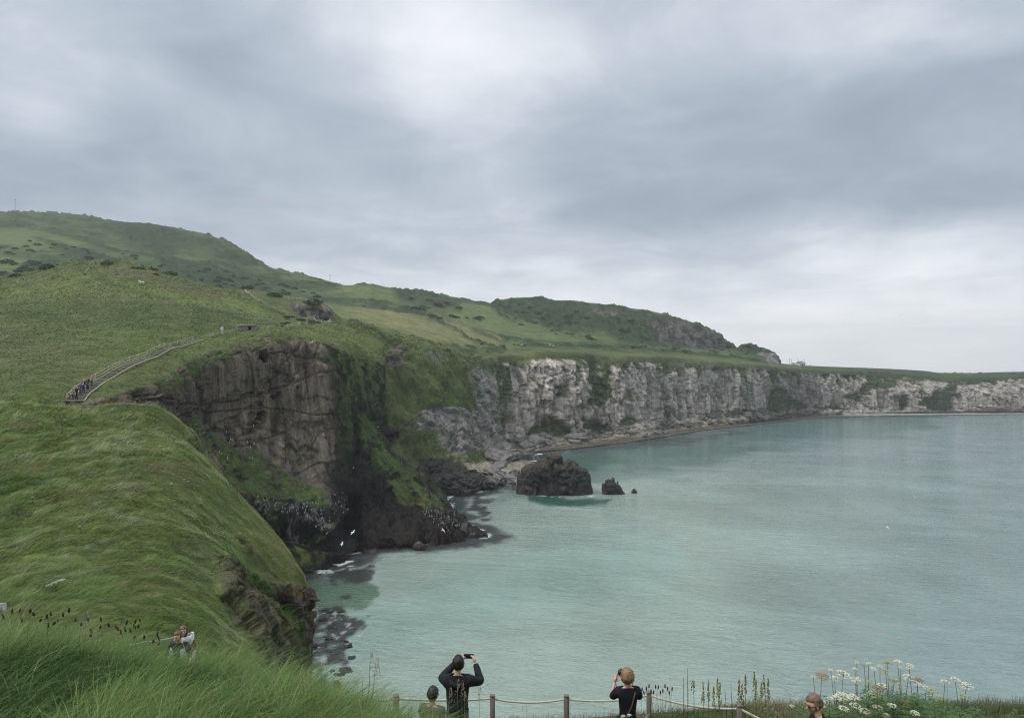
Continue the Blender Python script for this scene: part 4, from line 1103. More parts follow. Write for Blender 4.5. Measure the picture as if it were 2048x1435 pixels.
# ------------------------------------------------------------------ small-object mesh kit
class MB:
    """collects shapes into one mesh"""
    def __init__(s): s.V, s.F, s.c, s.col = [], [], 0, []
    def add(s, V, F, col=(1, 1, 1)):
        V = np.asarray(V, float)
        s.V.append(V); s.F += [tuple(int(i) + s.c for i in f) for f in F]; s.c += len(V)
        s.col.append(np.broadcast_to(np.asarray(col, float), (len(V), 3)))
        return s
    def box(s, cx, cy, cz, sx, sy, sz, rz=0, bevel=0, col=(1, 1, 1)):
        b = min(sx, sy, sz) * .5 * bevel
        xs = []
        for z, ins in ((-sz / 2, b), (-sz / 2 + b, 0), (sz / 2 - b, 0), (sz / 2, b)):
            for x, y in ((-1, -1), (1, -1), (1, 1), (-1, 1)):
                xs.append((x * (sx / 2 - ins), y * (sy / 2 - ins), z))
        V = np.array(xs)
        c_, s_ = math.cos(rz), math.sin(rz)
        V = np.stack([V[:, 0] * c_ - V[:, 1] * s_ + cx, V[:, 0] * s_ + V[:, 1] * c_ + cy, V[:, 2] + cz], -1)
        F = [(3, 2, 1, 0), (12, 13, 14, 15)]
        for k in range(3):
            for i in range(4):
                F.append((k * 4 + i, k * 4 + (i + 1) % 4, k * 4 + 4 + (i + 1) % 4, k * 4 + 4 + i))
        return s.add(V, F, col)
    def tube(s, pts, rad, n=8, col=(1, 1, 1), cap=True):
        pts = np.asarray(pts, float); m = len(pts)
        rad = np.broadcast_to(np.asarray(rad, float), (m,))
        T = np.gradient(pts, axis=0); T /= np.linalg.norm(T, axis=1, keepdims=True) + 1e-9
        ref = np.array([0, 0, 1.0]) if abs(T[0][2]) < .9 else np.array([1.0, 0, 0])
        V, F = [], []
        a = np.linspace(0, 2 * math.pi, n, endpoint=False)
        for i in range(m):
            u = np.cross(T[i], ref); u /= np.linalg.norm(u) + 1e-9; v = np.cross(T[i], u)
            V.append(pts[i] + rad[i] * (np.cos(a)[:, None] * u + np.sin(a)[:, None] * v))
        V = np.concatenate(V)
        for i in range(m - 1):
            for k in range(n):
                F.append((i * n + k, i * n + (k + 1) % n, (i + 1) * n + (k + 1) % n, (i + 1) * n + k))
        if cap: F += [tuple(range(n))[::-1], tuple((m - 1) * n + k for k in range(n))]
        return s.add(V, F, col)
    def ball(s, c, r, nu=12, nv=8, fn=None, col=(1, 1, 1)):
        r = np.broadcast_to(np.asarray(r, float), (3,))
        V = [(0, 0, 1)]
        for j in range(1, nv):
            t = math.pi * j / nv
            for i in range(nu):
                p = 2 * math.pi * i / nu
                V.append((math.sin(t) * math.cos(p), math.sin(t) * math.sin(p), math.cos(t)))
        V.append((0, 0, -1)); V = np.array(V)
        U = V.copy(); V = V * r
        if fn is not None: V = fn(U, V)
        F = []
        for i in range(nu): F.append((0, 1 + i, 1 + (i + 1) % nu))
        for j in range(nv - 2):
            for i in range(nu):
                a = 1 + j * nu
                F.append((a + i, a + nu + i, a + nu + (i + 1) % nu, a + (i + 1) % nu))
        e = len(V) - 1; a = 1 + (nv - 2) * nu
        for i in range(nu): F.append((a + i, e, a + (i + 1) % nu))
        return s.add(V + np.asarray(c, float), F, col)
    def build(s, name, mat, parent=None, smooth=True, colors=False):
        me = bpy.data.meshes.new(name)
        me.from_pydata(np.concatenate(s.V).tolist(), [], s.F)
        me.materials.append(mat)
        if smooth: me.polygons.foreach_set('use_smooth', np.ones(len(me.polygons), bool))
        if colors:
            a = me.color_attributes.new('Col', 'FLOAT_COLOR', 'POINT')
            c4 = np.ones((s.c, 4), np.float32); c4[:, :3] = np.concatenate(s.col)
            a.data.foreach_set('color', c4.ravel())
        me.update()
        o = bpy.data.objects.new(name, me); C.objects.link(o)
        if parent is not None: o.parent = parent
        return o

def empty(name, loc, rz=0, label=None, cat=None, group=None):
    o = bpy.data.objects.new(name, None); C.objects.link(o)
    o.location = loc; o.rotation_euler.z = rz
    o.empty_display_size = .1
    return tag(o, label, cat, group)

def copy_tree(o, parent=None):
    c = o.copy(); C.objects.link(c)
    if parent is not None: c.parent = parent
    for ch in [q for q in bpy.data.objects if q.parent is o]:
        copy_tree(ch, c)
    return c

M_VC = simple_mat('painted_by_part', (1, 1, 1), .75, .2, attr='Col')
M_WOOD = simple_mat('weathered_wood', (.17, .145, .125), .85, .2, noise=(9, .35, (1, 1, .12)), bump=.004, bscale=60)
M_ROPE = simple_mat('rope_fibre', (.46, .42, .35), .85, .2, noise=(60, .3, (1, 1, 1)))
M_PALE = simple_mat('pale_timber', (.36, .34, .28), .8, .2, noise=(3, .25, (1, 1, 1)))
M_STEP = simple_mat('step_timber', (.22, .20, .18), .85, .2, noise=(2, .35, (1, 1, 1)))
M_WHITE = simple_mat('white_render', (.62, .62, .60), .8, .2, noise=(1, .15, (1, 1, 1)))
M_SLATE = simple_mat('grey_roof', (.13, .13, .14), .8, .2, noise=(1, .2, (1, 1, 1)))
M_CONC = simple_mat('grey_concrete', (.26, .25, .235), .9, .15, noise=(1.5, .3, (1, 1, 1)))
M_DARK = simple_mat('dark_opening', (.012, .013, .015), .9, .1)
M_SKIN = simple_mat('skin', (.5, .3, .2), .5, .35, attr='Col')
M_HAIR = simple_mat('hair', (.1, .1, .1), .45, .4, attr='Col', noise=(30, .5, (1, 1, .15)), bump=.004, bscale=90)

# ------------------------------------------------------------------ rocks in the bay
def rock_mat(name, a, b_, scale):
    m = bpy.data.materials.new(name); m.use_nodes = True
    g = NT(m.node_tree); g.t.nodes.clear()
    pos = g.n('ShaderNodeNewGeometry').outputs['Position']
    n = g.noise(pos, scale, 6, .65); n2 = g.noise(pos, scale * 6, 4, .6)
    col = g.mix(g.mr(n, .35, .65), a, b_)
    col = g.mix(g.mr(n2, .3, .7), g.mix(1, col, (.6, .6, .6), 'MULTIPLY'), g.mix(1, col, (1.3, 1.3, 1.3), 'MULTIPLY'))
    att = g.n('ShaderNodeAttribute', attribute_name='Col').outputs['Color']
    col = g.mix(1, col, att, 'MULTIPLY')
    bs = g.n('ShaderNodeBsdfPrincipled'); g.put(bs.inputs['Base Color'], col); bs.inputs['Roughness'].default_value = .75
    bs.inputs['Specular IOR Level'].default_value = .25
    b = g.n('ShaderNodeBump'); b.inputs['Distance'].default_value = .9 / scale * .18; g.put(b.inputs['Height'], g.m('ADD', n, g.m('MULTIPLY', n2, .4)))
    g.t.links.new(b.outputs[0], bs.inputs['Normal'])
    o = g.n('ShaderNodeOutputMaterial'); g.t.links.new(bs.outputs[0], o.inputs[0])
    return m
M_STACK = rock_mat('dark_basalt', (.016, .016, .018), (.055, .050, .046), .8)
M_BOULD = rock_mat('grey_boulder', (.085, .082, .08), (.21, .20, .19), .5)

def stack(name, prof, d, depth, label, amp, seed):
    prof = np.array(prof, float)
    W_ = W(prof[:, 0], prof[:, 1], np.full(len(prof), d))
    xs, zs = W_[:, 0], W_[:, 2]
    nu, nv = 150, 90
    u = np.linspace(xs[0], xs[-1], nu)
    h = np.interp(u, xs, zs)
    tt = (u - xs[0]) / (xs[-1] - xs[0])
    Dd = depth * np.clip(1 - np.abs(2 * tt - 1) ** 3.0, .02, 1) ** .6
    v = np.linspace(-.15, math.pi + .15, nv)
    Cv, Sv = np.cos(v), np.sin(v)
    Y = d - np.sign(Cv)[None] * (np.abs(Cv) ** .75)[None] * Dd[:, None] + depth
    Z = np.where(Sv > 0, np.abs(Sv) ** .6, Sv * .6)[None] * np.maximum(h, .3)[:, None]
    P = np.stack([np.repeat(u[:, None], nv, 1), Y, Z], -1)
    N = normals(P)
    ctr = np.array([u.mean(), d + depth, 0])
    if ((P - ctr) * N).sum(-1).mean() < 0: N = -N
    nf = fbm(P, 1 / 2.2, 4, .6, seed)
    f1, f2, cid = cells((P + .8 * nf[..., None]) * (1 / 4.2, 1 / 4.2, 1 / 3.2), seed + 3)
    g1, g2, gid = cells((P + .3 * nf[..., None]) * (1 / 1.7, 1 / 1.7, 1 / 1.4), seed + 5)
    disp = ((cid - .5) * 2.3 + (gid - .5) * 1.2 + nf * .8 - .5 * (1 - sstep(f2 - f1, 0, .12)) + ridged(P * (1, 1, .4), 1 / 5, 3, .5, seed + 7) * .9) * amp
    ends = np.clip(np.minimum(tt, 1 - tt) * 8, .15, 1)[:, None]
    P = P + N * (disp * ends)[..., None]
    top = sstep(N[..., 2] + nf * .6, .35, .8) * sstep(P[..., 2] + nf * 2, h.max() * .6, h.max() * .85)
    col = lerp((1, 1, 1), (3.2, 3.0, 1.5), top * .45 * sstep(nf, -.4, .3))
    col = lerp(col, (1.2, .95, .85), sstep(P[..., 2] + nf, 2.0, .7) * .6)
    col = lerp(col, (2.4, 2.3, 2.1), sstep(fbm(P, 1 / 1.3, 3, .6, seed + 9), .25, .4) * .45 * sstep(P[..., 2], 4, 1.5))
    o = mesh_from(name, P - [ctr[0], ctr[1], 0], grid_faces(nu, nv), [M_STACK], True, col)
    o.location = (ctr[0], ctr[1], 0)
    return tag(o, label, 'rock')
stack('sea_stack', [(1032,986),(1036,962),(1046,945),(1062,938),(1074,930),(1084,922),(1100,920),(1112,917),(1121,922),(1126,930),(1142,924),(1150,931),(1156,938),(1170,940),(1180,946),(1184,962),(1188,988)],
      250, 6.0, 'large dark flat-topped rock standing in the sea off the shore, yellow lichen on its top', 1.0, 41)
stack('sea_stack', [(1205,986),(1208,970),(1213,960),(1220,957),(1227,960),(1231,968),(1238,966),(1246,976),(1253,988)], 252, 2.4,
      'small jagged dark rock just right of the large flat-topped rock in the sea', .45, 51)
stack('sea_stack', [(1263,984),(1266,979),(1269,977.5),(1272,980),(1275,984)], 255, .8, 'tiny dark rock barely above the water, right of the small jagged rock', .15, 61)
stack('sea_stack', [(823,1092),(830,1086),(838,1084),(845,1087),(850,1092)], 172, 1.2, 'small low rounded rock awash in front of the dark spit', .2, 65)

def boulder_mesh(seed):
    r = random.Random(seed)
    mb = MB()
    sx, sy, sz = r.uniform(.8, 1.3), r.uniform(.7, 1.1), r.uniform(.5, .85)
    def fn(U, V):
        Q = np.sign(U) * np.abs(U) ** .62
        Q = Q / np.abs(Q).max(1, keepdims=True) * .35 + Q * .65
        k = cells(U * 1.3 + seed, seed)[2] - .5
        return Q * (sx, sy, sz) * (1 + .38 * k + .25 * vnoise(U * 2.3 + seed, seed))[:, None]
    mb.ball((0, 0, 0), 1, 14, 10, fn)
    o = mb.build('boulder', M_BOULD, None, False, True)
    me = o.data; bpy.data.objects.remove(o)
    return me
BM = [boulder_mesh(s) for s in range(8)]
BMD = []
for me in BM[:5]:
    m2 = me.copy(); m2.materials.clear(); m2.materials.append(M_STACK); BMD.append(m2)
def boulder(p, size, dark, group, label):
    o = bpy.data.objects.new('boulder', random.choice(BMD if dark else BM)); C.objects.link(o)
    o.location = p; s = size
    o.scale = (s * random.uniform(.8, 1.3), s * random.uniform(.8, 1.2), s * random.uniform(.6, 1.0))
    o.rotation_euler = (random.uniform(-.4, .4), random.uniform(-.4, .4), random.uniform(0, 6.3))
    return tag(o, label, 'boulder', group)
nb = 0
SH2 = [(x, y) for x, y in SHORE if 950 <= x <= 2100 and y < 985 and y != 982]
SH2 = sorted([q for q in SH2 if q[0] >= 1000])
base_line = [(950, 900), (1015, 893), (1031, 874), (1100, 872), (1163, 864), (1236, 857), (1321, 843), (1393, 835), (1509, 830), (1600, 822), (1640, 817), (1750, 819), (2048, 820)]
while nb < 200:
    x = 985 + (random.random() ** 1.7) * 720
    ys = np.interp(x, [q[0] for q in SH2], [q[1] for q in SH2]); yb = np.interp(x, *zip(*base_line))
    t = random.random() ** .8
    y = yb * (1 - t) + ys * t - 1
    p, n = hit(x, y)
    if p is None or p.z > 12: continue
    sz = random.choice([.8, 1.1, 1.5, 2.1, 3.0]) * (1.35 if t < .5 else .9) * random.uniform(.8, 1.2)
    where = 'beside the sea stacks' if x < 1120 else ('below the green gully' if x < 1290 else ('midway along the far wall' if x < 1480 else 'near the white beach'))
    big = 'large' if sz > 2 else ('middling' if sz > 1.1 else 'small')
    zone = 'against the foot of the pale cliff' if t < .4 else ('halfway down the strand' if t < .75 else 'at the waterline of the strand')
    boulder(p + Vector((0, 0, sz * .15)), sz, False, 'boulders strewn along the foot of the limestone cliffs', f'{big} grey boulder {zone}, {where}'); nb += 1
nb = 0
while nb < 44:
    x, y = random.uniform(862, 1008), random.uniform(930, 985)
    lo, hi_ = np.interp(x, [860, 900, 950, 1008], [925, 930, 950, 966]), np.interp(x, [860, 905, 1008], [985, 990, 975])
    if not lo < y < hi_: continue
    p, n = hit(x, y)
    if p is None or p.y < 235: continue
    boulder(p, random.uniform(1.0, 2.6), True, 'dark boulders on the low point', 'black boulder among the dark rocks of the low point below the green headland'); nb += 1
for k in range(14):
    x = random.uniform(612, 800); y = np.interp(x, [610, 680, 740, 800], [1138, 1112, 1094, 1086]) + random.uniform(-2, 9)
    d = dw(y + 2); sz = random.uniform(.35, .9)
    boulder(Vector(((x - CX) / F * d, d, .05)), sz, True, 'wet rocks at the foot of the dark cliff', 'wet black rock lying at the waterline under the dark cliff')

for k in range(41):
    x, y = random.gauss(640, 34), random.uniform(1212, 1400)
    if x < 596: x = 1192 - x
    d = dw(y); sz = random.uniform(.3, 1.0) * (1.2 if x < 650 else .7)
    boulder(Vector(((x - CX) / F * d, d, -.12 * sz)), sz, True, 'wet rocks in the cove beside the near ridge', 'low wet black rock awash in the cove beside the near ridge')

# ------------------------------------------------------------------ bushes on the hillsides
M_LEAF = simple_mat('bush_leaves', (.05, .08, .03), .7, .15, attr='Col')
def bush_mesh(seed, n=420):
    r = np.random.default_rng(seed)
    d = r.normal(size=(n, 3)); d[:, 2] = np.abs(d[:, 2]) * .8; d /= np.linalg.norm(d, axis=1, keepdims=True)
    rad = (.55 + .45 * r.random(n) ** .4) * (1 + .3 * vnoise(d * 1.7 + seed * 3.1, seed))
    c = d * rad[:, None] * (1.2, 1.0, .75)
    a, b = r.normal(size=(n, 3)), r.normal(size=(n, 3)) * (1, 1, .5)
    a /= np.linalg.norm(a, axis=1, keepdims=True); b = np.cross(a, b); b /= np.linalg.norm(b, axis=1, keepdims=True)
    s = r.uniform(.10, .2, (n, 1))
    V = np.stack([c - a * s, c - b * s * .7, c + a * s, c + b * s * .7], 1).reshape(-1, 3)
    F = np.arange(n * 4).reshape(n, 4)
    col = lerp((.042, .066, .032), (.085, .115, .052), r.random(n))
    col = np.repeat(col, 4, 0)
    o = mesh_from('bush', V, F, [M_LEAF], False, col)
    me = o.data; bpy.data.objects.remove(o); return me
BU = [bush_mesh(s) for s in range(5)]
def put_bush(x, y, size, group, label):
    p, n = hit(x, y)
    if p is None or p.z < 12: return False
    o = bpy.data.objects.new('bush', random.choice(BU)); C.objects.link(o)
    o.location = p - Vector((0, 0, .1 * size)); o.scale = (size * random.uniform(.8, 1.4), size * random.uniform(.8, 1.3), size * random.uniform(.6, 1.0))
    o.rotation_euler.z = random.uniform(0, 6.3)
    tag(o, label, 'bush', group)
    return True
GB = 'dark bushes dotted over the far hillsides'
ZL = ['dark bush in the middle band of the high hill behind the near slope', 'dark bush at the far left foot of the high hill', 'dark bush on the scrubby face of the scarp hill', 'dark bush on the hillside just left of the scarp hill', 'dark bush on the level ground under the scarp', 'dark bush on the slope above the basalt outcrop']
zones = [([(-20,470),(200,500),(400,530),(560,585),(400,575),(200,520),(0,510)], 46, 2.0), ([(0,525),(110,520),(110,548),(0,556)], 10, 3.0), ([(1000,605),(1300,640),(1300,690),(1180,685),(1040,650)], 40, 2.4),
         ([(790,590),(930,610),(980,640),(860,640)], 22, 2.6), ([(1230,690),(1460,700),(1520,712),(1400,708),(1250,698)], 16, 2.2), ([(420,530),(640,590),(640,612),(470,580)], 22, 2.4)]
for zi, (poly, n, s) in enumerate(zones):
    pp = np.array(poly, float); k = 0; tries = 0
    while k < n and tries < 4000:
        tries += 1
        x, y = random.uniform(pp[:, 0].min(), pp[:, 0].max()), random.uniform(pp[:, 1].min(), pp[:, 1].max())
        if poly_mask(np.array([x]), np.array([y]), poly, .1)[0] < .5: continue
        if put_bush(x, y, s * random.uniform(.6, 1.3), GB, ZL[zi]): k += 1
for x in np.linspace(1690, 2040, 22):
    put_bush(x + random.uniform(-6, 6), 743.8 + (x - 1690) / 350 * 3, random.uniform(1.0, 2.2), 'bushes along the top of the far limestone cliff', 'small dark bush on the grass edge above the far right cliff')
for x, y, s, lab in [(1453, 690, 4.0, 'dark round tree-like bush at the right foot of the scarp hill'), (1493, 690, 3.2, 'dark bush on the very top of the rocky knoll where the cliff road ends'),
                     (52, 541, 4.5, 'big dark round bush in the pale meadow at far left below the high hill'), (215, 527, 2.0, 'low dark bush on the crest of the near grassy slope')]:
    p, n = hit(x, y + 2)
    if p is None: continue
    o = bpy.data.objects.new('bush', BU[1]); C.objects.link(o); o.location = p; o.scale = (s * 1.1, s, s); tag(o, lab, 'bush')
for k in range(26):
    x, y = random.choice([(585, 636), (655, 636), (630, 646), (605, 640), (560, 650)])
    x += random.uniform(-14, 14); y += random.uniform(-3, 3)
    p, n = hit(x, y)
    if p is None: continue
    o = bpy.data.objects.new('bush', random.choice(BU)); C.objects.link(o); o.location = p; s = random.uniform(.5, 1.1); o.scale = (s * 1.5, s, s * .8); o.rotation_euler.z = random.uniform(0, 6)
    tag(o, 'low dark gorse clump beside the path at the top of the dark cliff', 'bush', 'gorse clumps by the cliff path')

# ------------------------------------------------------------------ stairs, rope fences, hut, far house, poles
def on(px_, py_, lift=0.0):
    p, n = hit(px_, py_)
    return Vector(p) + Vector((0, 0, lift))
def pathpts(pix, n):
    """evenly spaced ground points along a pixel path"""
    c = np.array([on(x, y) for x, y in pix])
    seg = np.r_[0, np.cumsum(np.linalg.norm(np.diff(c, axis=0), axis=1))]
    q = pchip(seg, c, np.linspace(0, seg[-1], n))
    for i in range(n):
        g_ = ground_z(q[i][0], q[i][1])
        if g_ is not None and abs(g_.z - q[i][2]) < 1.5: q[i][2] = g_.z
    for _ in range(3): q[1:-1] = .25 * q[:-2] + .5 * q[1:-1] + .25 * q[2:]
    return q
def rope_fence(pts, label, post_h=1.0, sag=.12, r=.03, pr=.045, every=1, mat=M_PALE, two=True, group=None):
    root = empty('rope_fence', pts[0], 0, label, 'fence', group)
    o0 = np.array(pts[0])
    P = [np.array(p) - o0 for p in pts[::every]]
    for p in P:
        mb = MB(); mb.box(p[0], p[1], p[2] + post_h / 2 - .15, pr * 2, pr * 2, post_h + .3, random.uniform(0, 1), .3); mb.build('post', mat, root)
    for lev in ((.93, .5) if two else (.93,)):
        line = []
        for a, b in zip(P[:-1], P[1:]):
            for t in np.linspace(0, 1, 5)[:-1]:
                q = a * (1 - t) + b * t; q = q + np.array([0, 0, post_h * lev - sag * 4 * t * (1 - t)]); line.append(q)
        line.append(P[-1] + [0, 0, post_h * lev])
        MB().tube(line, r, 6).build('rope', M_PALE, root)
    return root
STAIR = [(147, 803), (163, 790), (182, 777), (208, 760), (240, 741), (280, 722), (320, 706), (360, 692), (400, 680)]
sp = pathpts(STAIR, 66)
root = empty('staircase', sp[0], 0, 'long timber staircase climbing the grassy slope behind the near ridge', 'staircase')
T = np.gradient(sp, axis=0)
for i in range(66):
    p = sp[i] - sp[0]; a = math.atan2(T[i][1], T[i][0])
    MB().box(p[0], p[1], p[2] + .14, .28, 1.7, .16, a, .2).build('step', M_STEP, root)
side = np.stack([T[:, 1], -T[:, 0], 0 * T[:, 0]], -1); side /= np.linalg.norm(side, axis=1, keepdims=True)
for sgn in (-1, 1):
    q = sp + side * .95 * sgn - sp[0] + [0, 0, .2]
    MB().tube(q, .09 if sgn > 0 else .06, 6).build('stringer', M_PALE, root)
fp = sp - side * 1.25
rope_fence([Vector(p) for p in fp[4::4]], 'pale rope fence running up the left side of the long staircase', 1.1, .1, .045, .05)
q = pathpts([(412, 677), (430, 671), (450, 668), (474, 662)], 8)
rope_fence([Vector(p) for p in q], 'short rope fence between the top of the staircase and the stone hut', 1.0, .08, .045, .05)
q = pathpts([(515, 659), (540, 658), (565, 657), (585, 654), (600, 649)], 14)
rope_fence([Vector(p) for p in q], 'pale fence along the brink between the hut and the bend of the path', 1.1, .05, .05, .06)
q = pathpts([(614, 645), (628, 643), (645, 643), (662, 645)], 10)
rope_fence([Vector(p) for p in q], 'white fence at the bend of the path below the basalt outcrop', 1.1, .03, .05, .07, mat=M_WHITE)
q = pathpts([(490, 583), (500, 592), (520, 606), (545, 618), (565, 627), (582, 633)], 18)
rope_fence([Vector(p) for p in q], 'pale fence of the path descending the hillock left of the basalt outcrop', 1.2, .03, .06, .07)
q = pathpts([(577, 599), (600, 600), (625, 604), (640, 611), (655, 622), (668, 633)], 16)
rope_fence([Vector(p) for p in q], 'thin pale fence curving over the hillock above the basalt outcrop', 1.1, .03, .06, .08)
q = pathpts([(0, 610), (80, 606), (160, 604), (240, 606), (310, 609), (350, 611)], 34)
rope_fence([Vector(p) for p in q], 'thin grey wire fence crossing the middle of the big grassy slope', 1.1, .02, .02, .06, mat=M_WOOD)
q = pathpts([(352, 612), (400, 618), (440, 624), (480, 629), (520, 636), (555, 643)], 26)
rope_fence([Vector(p) for p in q], 'grey wire fence under the bright field right of the big grassy slope', 1.1, .02, .02, .07, mat=M_WOOD)

p = on(494, 661)
hut = empty('stone_hut', p, 0, 'low grey concrete hut with flat roof and dark doorway at the top of the stairs', 'hut')
sc = p.y / F
wd_, ht = 36 * sc, 11 * sc
MB().box(-wd_ * .22, 1.5, ht * .42, wd_ * .52, 3, ht * .95, 0, .05).build('wall', M_CONC, hut)
MB().box(wd_ * .36, 1.5, ht * .42, wd_ * .28, 3, ht * .9, 0, .05).build('wall', M_CONC, hut)
MB().box(wd_ * .13, 2.4, ht * .42, wd_ * .2, 1, ht * .9, 0, .02).build('doorway', M_DARK, hut)
MB().box(0, 1.4, ht * .95, wd_ * 1.06, 3.6, ht * .13, 0, .1).build('roof', simple_mat('pale_roof', (.36, .36, .35), .85, .15, noise=(1.2, .25, (1, 1, 1))), hut)

def pole(x, ytop, ybase, d, label, group=None, r=.14, arm=True):
    b = Vector(W(x, ybase, d)); h = (ybase - ytop) / F * d
    g_ = ground_z(b.x, b.y)
    if g_ is not None: b.z = min(b.z, g_.z)
    b.z -= 1
    o = empty('utility_pole', b, 0, label, 'pole', group)
    MB().tube([(0, 0, 0), (0, 0, h + 1)], [r, r * .8], 6).build('shaft', M_WOOD, o)
    if arm: MB().box(0, 0, h * .93 + 1, r * 12, r * 1.2, r * 1.2).build('crossarm', M_WOOD, o)
    return o
pole(30, 398, 424, 885, 'tall thin mast standing on the skyline of the high hill at far left', r=.22)
pole(183, 426, 435, 865, 'short pole on the skyline of the high hill, right of the tall mast', r=.2)
pole(76, 445, 458, 740, 'grey pole on the hillside just below the skyline at far left', r=.22)
pole(660, 547, 561, 730, 'lone pole on the long descending skyline above the basalt outcrop', r=.22)
for x, yt, lab in [(1579, 716, 'leftmost of the thin poles beside the white house on the far cliff'), (1583, 717, 'second thin pole from the left beside the white house on the far cliff'),
                   (1596, 717, 'thin pole directly left of the white house on the far cliff'), (1609, 719, 'thin pole directly right of the white house on the far cliff'), (1621, 728, 'shortest thin pole, right of the white house on the far cliff')]:
    pole(x, yt, 735.5, 800, lab, r=.14)
hp = Vector(W(1601, 735.5, 772)); g_ = ground_z(hp.x, hp.y); hp.z = max(g_.z if g_ else hp.z, hp.z) - .2
house = empty('white_house', hp, R(8), 'small white gabled house with grey roof on top of the far cliff', 'house')
MB().box(0, 0, 1.3, 6.6, 8, 3.0, 0, .02).build('wall', M_WHITE, house)
mb = MB(); mb.add([(-3.6, -4.3, 2.75), (3.6, -4.3, 2.75), (0, -4.3, 5.0), (-3.6, 4.3, 2.75), (3.6, 4.3, 2.75), (0, 4.3, 5.0)], [(0, 2, 5, 3), (1, 4, 5, 2), (3, 5, 4), (0, 3, 4, 1), (0, 1, 2)])
mb.build('roof', M_SLATE, house, False)
mb = MB(); mb.add([(-3.2, -4.34, 2.8), (3.2, -4.34, 2.8), (0, -4.34, 4.75)], [(0, 1, 2)]); mb.build('gable', M_WHITE, house, False)
MB().box(0, -4.02, 1.0, 1.1, .1, 2.0).build('door', M_DARK, house)
for x_ in (-2.1, 2.1): MB().box(x_, -4.02, 1.5, .9, .1, 1.0).build('window', M_DARK, house)
M_GLASS = simple_mat('vehicle_glass', (.03, .035, .04), .1, .6)
M_VAN = simple_mat('van_paint', (.62, .63, .64), .3, .5); M_CARB = simple_mat('car_paint', (.08, .12, .2), .3, .5); M_TYRE = simple_mat('tyre_rubber', (.02, .02, .02), .8, .2)
for x, mat, nm, lab in [(1565, M_VAN, 'parked_van', 'white van parked left of the thin poles on the far cliff'), (1571, M_CARB, 'parked_car', 'dark blue car parked beside the white van on the far cliff'),
                        (1586, M_VAN, 'parked_van', 'white van parked between the thin poles on the far cliff')]:
    p = Vector(W(x, 734.5, 765)); g_ = ground_z(p.x, p.y); p.z = max(g_.z, p.z - .6) if g_ else p.z
    tall = nm == 'parked_van'
    v = empty(nm, p, R(20), lab, 'van' if tall else 'car')
    MB().box(0, 0, .75, 4.6, 1.8, .9, 0, .3).build('body', mat, v)
    MB().box(-.2, 0, 1.6 if tall else 1.4, 3.6 if tall else 2.2, 1.7, 1.1 if tall else .55, 0, .3).build('cab', mat, v)
    MB().box(-.2, 0, 1.6 if tall else 1.38, 3.0 if tall else 1.9, 1.76, .4).build('window', M_GLASS, v)
    for wx_ in (-1.5, 1.5):
        for wy_ in (-.85, .85):
            MB().tube([(wx_, wy_ - .1, .33), (wx_, wy_ + .1, .33)], .33, 12).build('wheel', M_TYRE, v)

# livestock on the plateau
M_SHEEP = simple_mat('fleece', (.55, .52, .45), .9, .1); M_COW = simple_mat('cattle_hide', (.06, .035, .025), .8, .2)
def beast(x, y, mat, nm, lab, s):
    p, n = hit(x, y)
    if p is None: return
    mb = MB()
    mb.ball((0, 0, .75 * s), (.62 * s, .26 * s, .30 * s), 12, 8, lambda U, V: V * (1 + .12 * U[:, :1]) )
    mb.tube([(.5 * s, 0, .85 * s), (.78 * s, 0, .75 * s)], [.16 * s, .11 * s], 8)
    mb.ball((.9 * s, 0, .62 * s), (.17 * s, .1 * s, .11 * s), 8, 6)
    for lx in (-.42, .38):
        for ly in (-.14, .14): mb.tube([(lx * s, ly * s, .65 * s), (lx * s + .03 * s, ly * s, .32 * s), (lx * s, ly * s, 0)], [.09 * s, .05 * s, .045 * s], 6)
    mb.tube([(-.6 * s, 0, .85 * s), (-.68 * s, 0, .5 * s)], [.03 * s, .02 * s], 5)
    o = mb.build(nm, mat); o.location = p; o.rotation_euler.z = random.uniform(0, 6.3)
    tag(o, lab, nm)
for x, y, lab in [(964, 691, 'dark cow farthest left on the clifftop meadow'), (1029, 692, 'dark cow left of a pair on the clifftop meadow'), (1036, 692, 'dark cow right of a pair on the clifftop meadow'), (1049, 693, 'dark cow grazing alone right of the pair on the clifftop meadow')]:
    beast(x, y, M_COW, 'cow', lab, 1.5)
for x, y, lab in [(1043, 692, 'pale sheep standing among the dark cows on the clifftop meadow'), (1100, 693, 'left one of two pale sheep near the cliff edge'), (1106, 694, 'right one of two pale sheep near the cliff edge'),
                  (279, 568, 'left white sheep resting on the near grassy hill'), (284, 570, 'right white sheep resting on the near grassy hill')]:
    beast(x, y, M_SHEEP, 'sheep', lab, 1.3)

